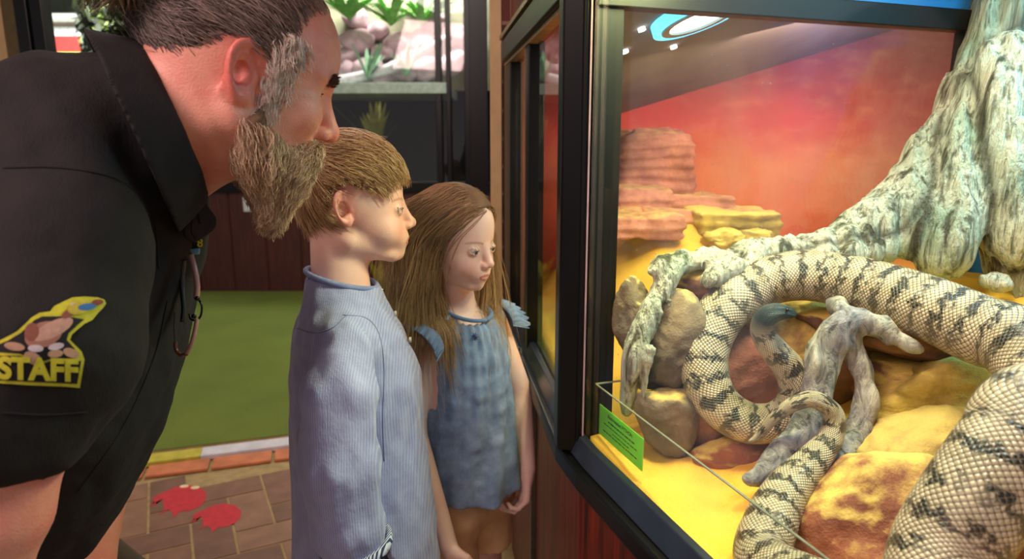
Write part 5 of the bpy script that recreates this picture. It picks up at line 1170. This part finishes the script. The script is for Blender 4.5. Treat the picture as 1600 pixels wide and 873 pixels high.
def man_shirt(P):
    d = sm(man_torso(P, .004), man_sleeve(P), .02); far = pathcaps(P, np.array([list(W(a, b_, d_)) + [r] for a, b_, d_, r in ((185, 250, .86, .075), (200, 345, .93, .074), (190, 500, .97, .068))]), .02); d = sm(d, far, .03)
    d = sm(d, cap(P, cpt - nC * .12, cpt - nC * .012, .100, .083), .03)
    d = d + .008 * vnoise(P * [1, 1, .5], 13, 2) + .005 * vnoise(P * [1, 1, .35], 30, 3) + .0012 * vnoise(P, 80, 5)
    neck = cap(P, cpt + nC * .12, cpt + nC * .06, .076, .076); d = smax(d, -neck, .004)
    qn = P - NB; hn = qn @ nax; rad = np.linalg.norm(qn - hn[:, None] * nax, axis=1); d = smax(d, -np.maximum(-plane(P, cpt - nax * .004, nax), rad - .100), .004)
    hemn = W(-28, 760, .59) - W(20, 650, .59); arm = man_sleeve(P, .02); armz = plane(P, W(30, 716, .59), (-.25, 0, -1.0)); inner = pathcaps(P, np.array([list(W(a, b_, d_)) + [r - .007] for a, b_, d_, r in SHO[4:] + [(-60, 800, .59, .06)]]), .02)
    near = plane(P, W(0, 600, .70), (0, 1, 0)) < 0
    d = np.where((arm < 0) & near, np.maximum(np.maximum(d, armz), np.where(armz > -.03, -inner, d)), d)
    return d
M_black_cloth = fabric('black_work_cloth', C(12, 10, 12), C(21, 18, 19), None, rough=.85, bumpk=.4)
SHM = sdfobj('shirt', man_shirt, (-1.0, .40, .68), (-.22, 1.18, 1.56), .0052, M_black_cloth, MAN, safe=2.0)
# collar: folded band round the neck
def collar(P):
    q = P - cpt; h = q @ nax; rad = np.linalg.norm(q - h[:, None] * nax, axis=1); rr = .086 + .004 * np.sin(h * 60)
    c2 = NB + nax * ((cpt - NB) @ nax); q = P - c2; h = q @ nax; v = q - h[:, None] * nax; rad = np.linalg.norm(v, axis=1); outer = .084 - h * .22
    shell = np.abs(rad - outer) - .0035; up_ = v @ np.array([0, 0, 1.]) / (rad + 1e-6)
    fold = np.maximum(np.abs(rad - (outer + .008 - h * .3)) - .0035, np.maximum(h - .012, -.030 - h)); return sm(np.maximum(shell, np.maximum(h - .014, -.028 - h)), fold, .004) + .0008 * vnoise(P, 50, 3)
sdfobj('collar', collar, tuple(cpt - .14), tuple(cpt + .14), .0030, M_black_cloth, SHM)
bmh = bmesh.new(); bmh.from_mesh(SHM.data); Tm = BVHTree.FromBMesh(bmh); bmh.free()
# front flap of the shirt with a buttonhole, below the throat
def slab_px(name, px_pts, d, th_, m, parent, dd=0.):
    P0 = [W(x, y, d + dd * i) for i, (x, y) in enumerate(px_pts)]; n = np.cross(P0[1] - P0[0], P0[2] - P0[0]); n /= np.linalg.norm(n); n *= th_; N = len(P0)
    mb = MB(); mb.poly([p for p in P0] + [p + n for p in P0], [list(range(N))[::-1], list(range(N, 2 * N))] + [[i, (i + 1) % N, N + (i + 1) % N, N + i] for i in range(N)]); return mb.build(name, m, parent, bevel=.0015)
M_flap = fabric('faded_black_cloth', C(38, 32, 34), C(58, 50, 52))
def flap_fn(P):
    a = rowsW([(302, 318, .775, .012), (312, 345, .772, .013), (303, 366, .775, .008)]); d = pathcaps(P, a, .01); n = np.array([.3, -.95, .1]); n /= np.linalg.norm(n); return np.maximum(d - .002, np.abs((P - a[1, :3]) @ n) - .004) + .0008 * vnoise(P, 120, 2)
sdfobj('front_flap', flap_fn, tuple(W(305, 345, .775) - .05), tuple(W(305, 345, .775) + .05), .0016, M_flap, SHM)
MB().tube([W(309, 334, .755), W(312, 350, .755)], .0012, 6).build('buttonhole', simple('dark_slot', C(8, 7, 8), .9), SHM)
MB().tube(spline([W(296, 322, .757), W(300, 340, .757), W(299, 362, .757), W(306, 374, .758)], 14), .0008, 5).build('seam', simple('dark_stitch', C(10, 9, 10), .9), SHM)
# seams of shoulder and sleeve cuff, laid on the cloth
def seam_on(pts_, r=.0011, name='seam'):
    S2 = spline(np.array(pts_, float), 60); Q = [hit(Tm, x, y, .0002) for x, y in S2]; Q = [q_ for q_ in Q if q_ is not None]
    if len(Q) > 3: MB().tube(Q, r, 5).build(name, simple('seam_cloth', C(12, 10, 11), .9), SHM, smooth=True)
seam_on([(5, 262), (90, 262), (170, 275), (210, 300), (240, 345), (248, 420)])
seam_on([(5, 645), (70, 648), (135, 644)])
seam_on([(262, 470), (240, 560), (190, 670), (120, 770)])
# lanyard end and card peeping out under the flap
def tube_obj(name, pts_, r, m, parent, k=8, n=24): return MB().tube(spline(pts_, n), r, k).build(name, m, parent, smooth=True)
ly = empty('lanyard', W(307, 382, .775)); tag(ly, 'end of a blue and yellow lanyard peeping from the front of the black shirt', 'lanyard')
slab_px('strap', [(301, 366), (313, 366), (313, 392), (299, 392)], .776, .002, simple('black_strap', C(20, 22, 30), .6), ly)
slab_px('tab', [(296, 389), (312, 387), (311, 397), (299, 398)], .774, .003, simple('pale_blue_tab', C(120, 176, 206), .5), ly)
bm = bmesh.new()
Mx = Matrix.Identity(4); fx_, up3 = Vector((1, 0, 0)), Vector(_u)
for r_ in range(3): Mx[r_][0] = fx_[r_]; Mx[r_][1] = up3[r_]; Mx[r_][2] = -_f[r_]
Mx.translation = Vector(W(308, 380, .7725)); bm.from_mesh(text_mesh('98', .013, M_card, 'x', None, Mx, .0004)); me = bpy.data.meshes.new('print'); bm.to_mesh(me); bm.free(); me.materials.append(simple('yellow_print', C(226, 214, 40), .5)); o = bpy.data.objects.new('print', me); col.objects.link(o); o.parent = ly; o.matrix_parent_inverse = Matrix.Translation(-Vector(ly.location))
# reading glasses hanging from the placket
gs = empty('eyeglasses', W(300, 470, .765)); tag(gs, 'folded reading glasses hanging from the front of the man\'s black shirt', 'eyeglasses')
M_tort = newmat('clear_pink_frame', C(150, 112, 108), .15)[0]; M_wire = simple('dark_wire', C(46, 44, 46), .25, .8)
tube_obj('temple', [W(298, 398, .768), W(304, 420, .766), (W(308, 445, .765)), W(307, 466, .765)], [.0035] * 24 if False else .0034, M_tort, gs)
tube_obj('temple', [W(287, 405, .785), W(284, 440, .785), W(287, 480, .783), (W(285, 503, .782))], .003, simple('black_temple', C(18, 18, 20), .3), gs)
tube_obj('rim', [W(309, 466, .765), W(315, 476, .764), W(314, 492, .764), W(307, 500, .764), W(298, 498, .765), W(296, 490, .766)], .0012, M_wire, gs)
tube_obj('frame_front', [W(308, 497, .764), W(305, 515, .763), W(299, 537, .763), W(291, 552, .764)], .0026, M_tort, gs)
tube_obj('bridge', [W(292, 553, .764), W(282, 554, .766), W(275, 546, .767), W(274, 534, .768)], .0022, simple('brown_frame', C(96, 52, 44), .2), gs)
tube_obj('wire_rim', [W(274, 536, .768), W(272, 515, .77), W(273, 488, .772)], .0007, M_wire, gs)
ball('nose_pad', W(303, 494, .762), .0028, M_wire, gs); ball('hinge', W(308, 466, .763), .0028, M_wire, gs)
lens = [(299, 500), (306, 512), (300, 534), (291, 549), (281, 550), (276, 540), (275, 515), (280, 500), (290, 495)]
slab_px('lens', lens, .767, .0012, glassmat('lens_glass'), gs)
# sleeve badge, stitched patches laid on the sleeve
def patch(mb, pts_, off, mi, dens=3.5):
    bm = bmesh.new(); vs = [bm.verts.new((x, y, 0)) for x, y in pts_]; f = bm.faces.new(vs); bmesh.ops.triangulate(bm, faces=[f])
    for _ in range(7):
        long_ = [e for e in bm.edges if e.calc_length() > dens * 2]
        if not long_: break
        bmesh.ops.subdivide_edges(bm, edges=long_, cuts=1); bmesh.ops.triangulate(bm, faces=bm.faces)
    H_ = [hit(Tm, v.co.x, v.co.y, off) for v in bm.verts]
    bm.verts.index_update(); fs = [[v.index for v in f.verts] for f in bm.faces if all(H_[v.index] is not None for v in f.verts)]
    vv_ = [h_ if h_ is not None else np.zeros(3) for h_ in H_]
    used = sorted({i for f in fs for i in f}); mp = {i: k for k, i in enumerate(used)}; mb.poly([vv_[i] for i in used], [[mp[i] for i in f] for f in fs], mi); bm.free()
def Z(pts_, k=180 / 873., oy=440): return [(x * k, y * k + oy) for x, y in pts_]
def blob(cx, cy, rx, ry, rot=0, n=16, k=180 / 873.):
    return Z([(cx + rx * math.cos(a) * math.cos(rot) - ry * math.sin(a) * math.sin(rot), cy + rx * math.cos(a) * math.sin(rot) + ry * math.sin(a) * math.cos(rot)) for a in [2 * math.pi * i / n for i in range(n)]])
mb = MB()
outline = [(-60, 470), (60, 415), (130, 375), (190, 320), (240, 270), (300, 235), (380, 225), (410, 185), (480, 150), (550, 118), (640, 112), (740, 118), (790, 135), (805, 165), (780, 200), (740, 240), (700, 290), (640, 318), (590, 360), (545, 400), (530, 440), (570, 480), (620, 530), (640, 590), (605, 805), (500, 795), (250, 785), (-60, 765)]
patch(mb, Z(outline), .0016, 0)
inner = [(-60, 495), (60, 445), (160, 385), (260, 290), (320, 262), (400, 262), (470, 262), (560, 270), (640, 285), (590, 325), (520, 390), (505, 440), (560, 500), (600, 560), (560, 580), (380, 585), (340, 600), (250, 590), (150, 545), (-60, 530)]
patch(mb, Z(inner), .0020, 1)
patch(mb, Z([(-60, 560), (150, 560), (330, 620), (380, 600), (615, 600), (585, 775), (-60, 745)]), .0020, 1)
for args, mi in (((330, 400, 150, 95, -.35), 2), ((400, 360, 170, 60, -.45), 3), ((240, 380, 55, 70, .2), 4), ((110, 490, 80, 32, .15), 5), ((540, 540, 65, 35, .35), 5), ((270, 505, 60, 28, .05), 6), ((425, 490, 62, 26, -.2), 6), ((250, 580, 75, 45, .5), 5), ((300, 640, 50, 30, .5), 5), ((420, 545, 60, 30, -.1), 5), ((520, 240, 60, 30, -.5), 4), ((600, 200, 90, 45, -.2), 7), ((740, 155, 45, 22, -.1), 8), ((660, 190, 70, 26, -.1), 9), ((560, 180, 28, 22, 0), 6)):
    patch(mb, blob(*args), .0023 + .0001 * mi, mi)
BM = [simple(n_, c_, .75, 0, .08, 200) for n_, c_ in (('thread_yellow', C(200, 196, 48)), ('thread_black', C(20, 16, 18)), ('thread_brown', C(168, 116, 100)), ('thread_pink', C(196, 152, 134)), ('thread_rust', C(140, 82, 66)), ('thread_tan', C(184, 146, 118)), ('thread_white', C(210, 196, 204)), ('thread_gold', C(196, 178, 62)), ('thread_dark_red', C(134, 66, 52)), ('thread_blue', C(60, 116, 180)))]
# lettering
cu = bpy.data.curves.new('x', 'FONT'); cu.body = 'STAFF'; cu.size = 230; cu.offset = 11; cu.align_x = 'LEFT'; cu.space_character = 1.03
to = bpy.data.objects.new('x', cu); col.objects.link(to); bpy.context.view_layer.update(); me = bpy.data.meshes.new_from_object(to.evaluated_get(bpy.context.evaluated_depsgraph_get())); bpy.data.objects.remove(to)
bm = bmesh.new(); bm.from_mesh(me); bmesh.ops.triangulate(bm, faces=bm.faces)
for _ in range(5):
    long_ = [e for e in bm.edges if e.calc_length() > 30]
    if not long_: break
    bmesh.ops.subdivide_edges(bm, edges=long_, cuts=1); bmesh.ops.triangulate(bm, faces=bm.faces)
xs_ = [v.co.x for v in bm.verts]; x0, x1 = min(xs_), max(xs_); H_ = []
for v in bm.verts:
    u = (v.co.x - x0) / (x1 - x0); X_ = -20 + u * 615; Y_ = 728 + 22 * u - v.co.y * .98; h_ = hit(Tm, X_ * 180 / 873., Y_ * 180 / 873. + 440, .0034); H_.append(h_ if h_ is not None else np.zeros(3))
bm.verts.index_update(); mb.poly(H_, [[v.index for v in f.verts] for f in bm.faces if all(abs(H_[v.index]).sum() > 0 for v in f.verts)], 0); bm.free()
mb.build('sleeve_badge', BM, SHM)
# trousers, shoes
def trou(P):
    d = sm(cap(P, W(-90, 830, .90) + [0, 0, -.02], pel, .118, .135), sph(P, pel, .135), .03)
    for s_ in (-1, 1):
        hip = pel + [.02, s_ * .09, -.02]; kn = np.array([-.66, .86 + s_ * .17, .46]); d = sm(d, cap(P, hip, kn, .094, .074), .03)
    kz = plane(P, (-.68, .86, .50), (.35, 0, -1)); return np.maximum(d, kz)
sdfobj('trousers', trou, (-1.05, .5, .4), (-.5, 1.25, 1.0), .009, fabric('khaki_cotton', C(96, 84, 60), C(116, 102, 76)), MAN)
def mshoe(P, sd_):
    d = 9.
    for s_ in (sd_,):
        a = np.array([-.83, .86 + s_ * .17, .05]); e = capf(P, a, a + [.17, 0, -.008], .05, .045, (0, 0, 1.), .8); e = sm(e, cap(P, a + [.0, 0, .03], a + [.01, 0, .08], .045, .045), .02); d = np.minimum(d, e)
    return np.maximum(d, -P[:, 2] + .001)
for s_ in (-1, 1): sdfobj('shoe', lambda P: mshoe(P, s_), (-.95, .6, 0), (-.55, 1.12, .16), .006, simple('brown_boot', C(70, 50, 36), .6), MAN)
# hair, brow, beard
M_mh = hairmat('grey_brown_hair', C(60, 44, 38), C(168, 148, 138)); M_bd = hairmat('greying_beard_hair', C(146, 102, 72), C(252, 224, 188)); M_wh = hairmat('white_whiskers', C(214, 184, 168), C(254, 244, 230))
def man_mask(p):
    x, y, z = p[:, 0], np.abs(p[:, 1]), p[:, 2]; return (z > np.interp(x, [-12, -9, -5.0, -3.6, -2.5, 1.0, 2.2, 4.2, 5.2, 12], [-6.5, -6.2, -3.6, .5, 2.6, 3.2, 1.5, 5.2, 8.0, 13]))
mcap = lambda P: smax(HM.scalp(P) - .0025, -(lambda p: (p[:, 2] - np.interp(p[:, 0], [-12, -9, -5.0, -3.6, -2.5, 1.0, 2.5, 4.5, 12], [-4.2, -3.6, .2, 3.6, 4.6, 5.6, 8.4, 11.4, 14])) * HM.s * .8)(HM.loc(P)), .003)
sdfobj('hair', mcap, hm - .13, hm + .15, .0032, simple('grey_underlayer', C(84, 64, 56), .7, 0, .3, 80), MAN)
BUN = HM.wor((-12.3, -1.5, 7.2))
def man_field(P, t_):
    p = HM.loc(P); tgt = np.array([-12.0, 0, 7.0]); f = tgt - p; f /= np.linalg.norm(f, axis=1)[:, None]; f[:, 2] += .35 * np.clip((p[:, 0] + 2) / 8, -1, 1); f += .22 * np.stack([vnoise(p, .5, 4), vnoise(p, .5, 5), vnoise(p, .5, 6)], -1); return f @ HM.M.T
RM = rand_dirs(10500, 3, man_mask, HM); dist = np.linalg.norm(RM - BUN, axis=1)
strands('hair', RM, man_field, np.minimum(dist * .95, .10), 12, HM.scalp, .005, .00042, M_mh, MAN, 7, curl=.0014, freq=16, pull=.001, mem=.7, jit_=.16)
rs = np.random.RandomState(9); nb_ = 1500; D = rs.normal(size=(nb_, 3)); D /= np.linalg.norm(D, axis=1)[:, None]; bunf = lambda P: ell(P, BUN, (.034, .032, .036))
def bun_field(P, t_): q = P - BUN; a = HM.M[:, 0]; f = np.cross(a, q); f /= np.linalg.norm(f, axis=1)[:, None] + 1e-6; return f + .5 * np.stack([vnoise(P, 60, 4), vnoise(P, 60, 5), vnoise(P, 60, 6)], -1)
sdfobj('hair_bun', lambda P: bunf(P) + .004, BUN - .05, BUN + .05, .003, simple('bun_core', C(92, 74, 58), .7, 0, .3, 80), MAN)
strands('hair_bun', BUN + D * .033, bun_field, .07, 12, bunf, .004, .0006, hairmat('bun_hair', C(84, 66, 52), C(176, 158, 128)), MAN, 8, curl=.002, freq=20)
def brow_r(n, sd_):
    q = []; r2 = np.random.RandomState(3)
    for sy in (sd_,):
        y = 1.4 + 3.2 * r2.rand(n); z = 2.75 - .09 * (y - 2.6) ** 2 + .28 * r2.normal(size=n); q.append(np.stack([9 + 0 * y, y * sy, z], -1))
    return np.concatenate(q)
for sd_ in (-1, 1):
    RBm = HM.project(brow_r(190, sd_), lambda P: HM.sdf(P, False)); sg = np.sign(HM.loc(RBm)[:, 1])
    strands('eyebrow', RBm, lambda P, t_: np.stack([.35 + 0 * sg, sg * .9, .25 + 0 * sg], -1) @ HM.M.T, .007, 5, lambda P: HM.sdf(P, False), .003, .00045, hairmat('dark_brow_hair', C(40, 26, 24), C(96, 70, 60)), MAN, 12)
def beardf(P):
    p = HM.loc(P); q = p.copy(); q[:, 1] = np.abs(q[:, 1])
    d = pathcaps(q, np.array([[2.3, 6.1, -2.6, .75], [1.9, 5.6, -5.0, 1.7], [3.4, 4.2, -7.2, 2.3], [7.0, 2.0, -9.2, 2.4]]), 1.0)
    d = sm(d, pathcaps(p, np.array([[6.6, 0, -8.4, 3.9], [7.2, 0, -10.4, 2.8], [8.4, 0, -13.4, .6]]), 1.0), 1.5); d = sm(d, pathcaps(q, np.array([[10.4, 0.3, -4.9, .55], [9.2, 2.6, -5.9, .9], [7.4, 3.6, -7.8, 1.4]]), .5), .9)
    return (d + .25 * vnoise(p, .8, 3)) * HM.s
sdfobj('beard', lambda P: beardf(P) + .0035, tuple(HM.wor((5, 0, -9)) - .125), tuple(HM.wor((5, 0, -9)) + .125), .003, simple('beard_core', C(136, 100, 76), .8, 0, .3, 120), MAN)
bl_ = HM.wor((6, 0, -9)); r3 = np.random.RandomState(21); D = r3.normal(size=(26000, 3)); D /= np.linalg.norm(D, axis=1)[:, None]
core = HM.wor(np.stack([3.5 + 5 * r3.rand(26000), -5. + 10 * r3.rand(26000), -5 - 9 * r3.rand(26000)], -1)); X = core + D * .12
for _ in range(30): X = X - D * (beardf(X) * .8)[:, None]
ok = (np.abs(beardf(X)) < .002) & (HM.sdf(X, False) > -.002); X = X[ok][:17000]
def beard_field(P, t_):
    p = HM.loc(P); f = np.zeros((len(p), 3)); f[:, 2] = -1.0; f[:, 0] = .55 * np.clip((5.5 - p[:, 0]) / 4, -.3, 1) ; f[:, 0] += .12 * (8.4 - p[:, 0]) * np.clip((-p[:, 2] - 8) / 4, 0, 1); f[:, 1] = -.2 * p[:, 1] * np.clip((-p[:, 2] - 8) / 4, 0, 1) + .1 * np.sign(p[:, 1])
    f += .45 * np.stack([vnoise(p, .9, 4), vnoise(p, .9, 5), vnoise(p, .9, 6)], -1); return f @ HM.M.T
lp = HM.loc(X); white = (lp[:, 2] > -4.6) & (lp[:, 0] < 6)
strands('beard', X[~white], beard_field, .026, 12, beardf, .006, .00032, M_bd, MAN, 22, curl=.0016, freq=50, taper=.5)
# white sideburn whiskers in front of the ear
r4 = np.random.RandomState(5); n4 = 3000; zq = -5.8 + 11.5 * r4.rand(n4); yq = np.where(r4.rand(n4) < .8, -1, 1); SB = np.stack([3.2 + .25 * np.clip(zq, 0, 5) + 1.15 * r4.normal(size=n4), yq * 8.0, zq], -1); SB = HM.project(SB, lambda P: HM.sdf(P, False)); l4 = HM.loc(SB); SB = SB[(l4[:, 0] > 1.6) & (np.abs(l4[:, 1]) > 4) & (HM.ears(l4) > .35)]
strands('sideburns', SB, lambda P, t_: (np.array([.25, 0, -1.]) + .9 * np.stack([vnoise(HM.loc(P), 1.6, 4), vnoise(HM.loc(P), 1.6, 5), vnoise(HM.loc(P), 1.6, 6)], -1)) @ HM.M.T, .013, 8, lambda P: HM.sdf(P, False), .004, .0004, M_wh, MAN, 23, curl=.001, freq=50)
# painted red frog footprints on the paving
M_red = simple('red_floor_paint', C(196, 44, 56), .45, 0, .1, 40)
def fprint(cx, cy, sc_, rot, label):
    pts_ = []; toes = [(-.9, .75), (-1.15, .95), (-.8, .35), (-.5, 1.0), (-.62, 1.35), (-.35, .9), (-.1, 1.05), (.0, 1.35), (.12, .85), (.45, .7), (.7, .35), (.8, -.1), (.7, -.55), (.3, -.85), (-.2, -.8), (-.6, -.5), (-.85, -.1), (-1.05, .15), (-1.2, .5)]
    for x, y in toes: pts_.append(Wz(cx + sc_ * (x * math.cos(rot) - y * math.sin(rot)), cy + sc_ * .62 * (x * math.sin(rot) + y * math.cos(rot)), .0)[:2])
    o = MB().prism(pts_, .0002, .0012).build('painted_footprint', M_red); tag(o, label, 'floor marking', 'red painted prints on the paving'); return o
fprint(289, 778, 40, .35, 'red painted webbed print on the brick paving, the one nearer the kerb'); fprint(347, 805, 36, .35, 'red painted webbed print on the brick paving, the lower right one')
for px, py in ((288, 760), (305, 762)):
    c_ = Wz(px, py, 0); o = MB().prism([(c_[0] + .016 * math.cos(a), c_[1] + .011 * math.sin(a)) for a in [k * .5236 for k in range(12)]], .0013, .0022).build('painted_dot', simple('cream_paint', C(236, 214, 170), .5)); tag(o, 'small cream dot painted on the red print nearer the kerb, ' + ('left' if px < 295 else 'right') + ' one', 'floor marking', 'cream dots on the red print')
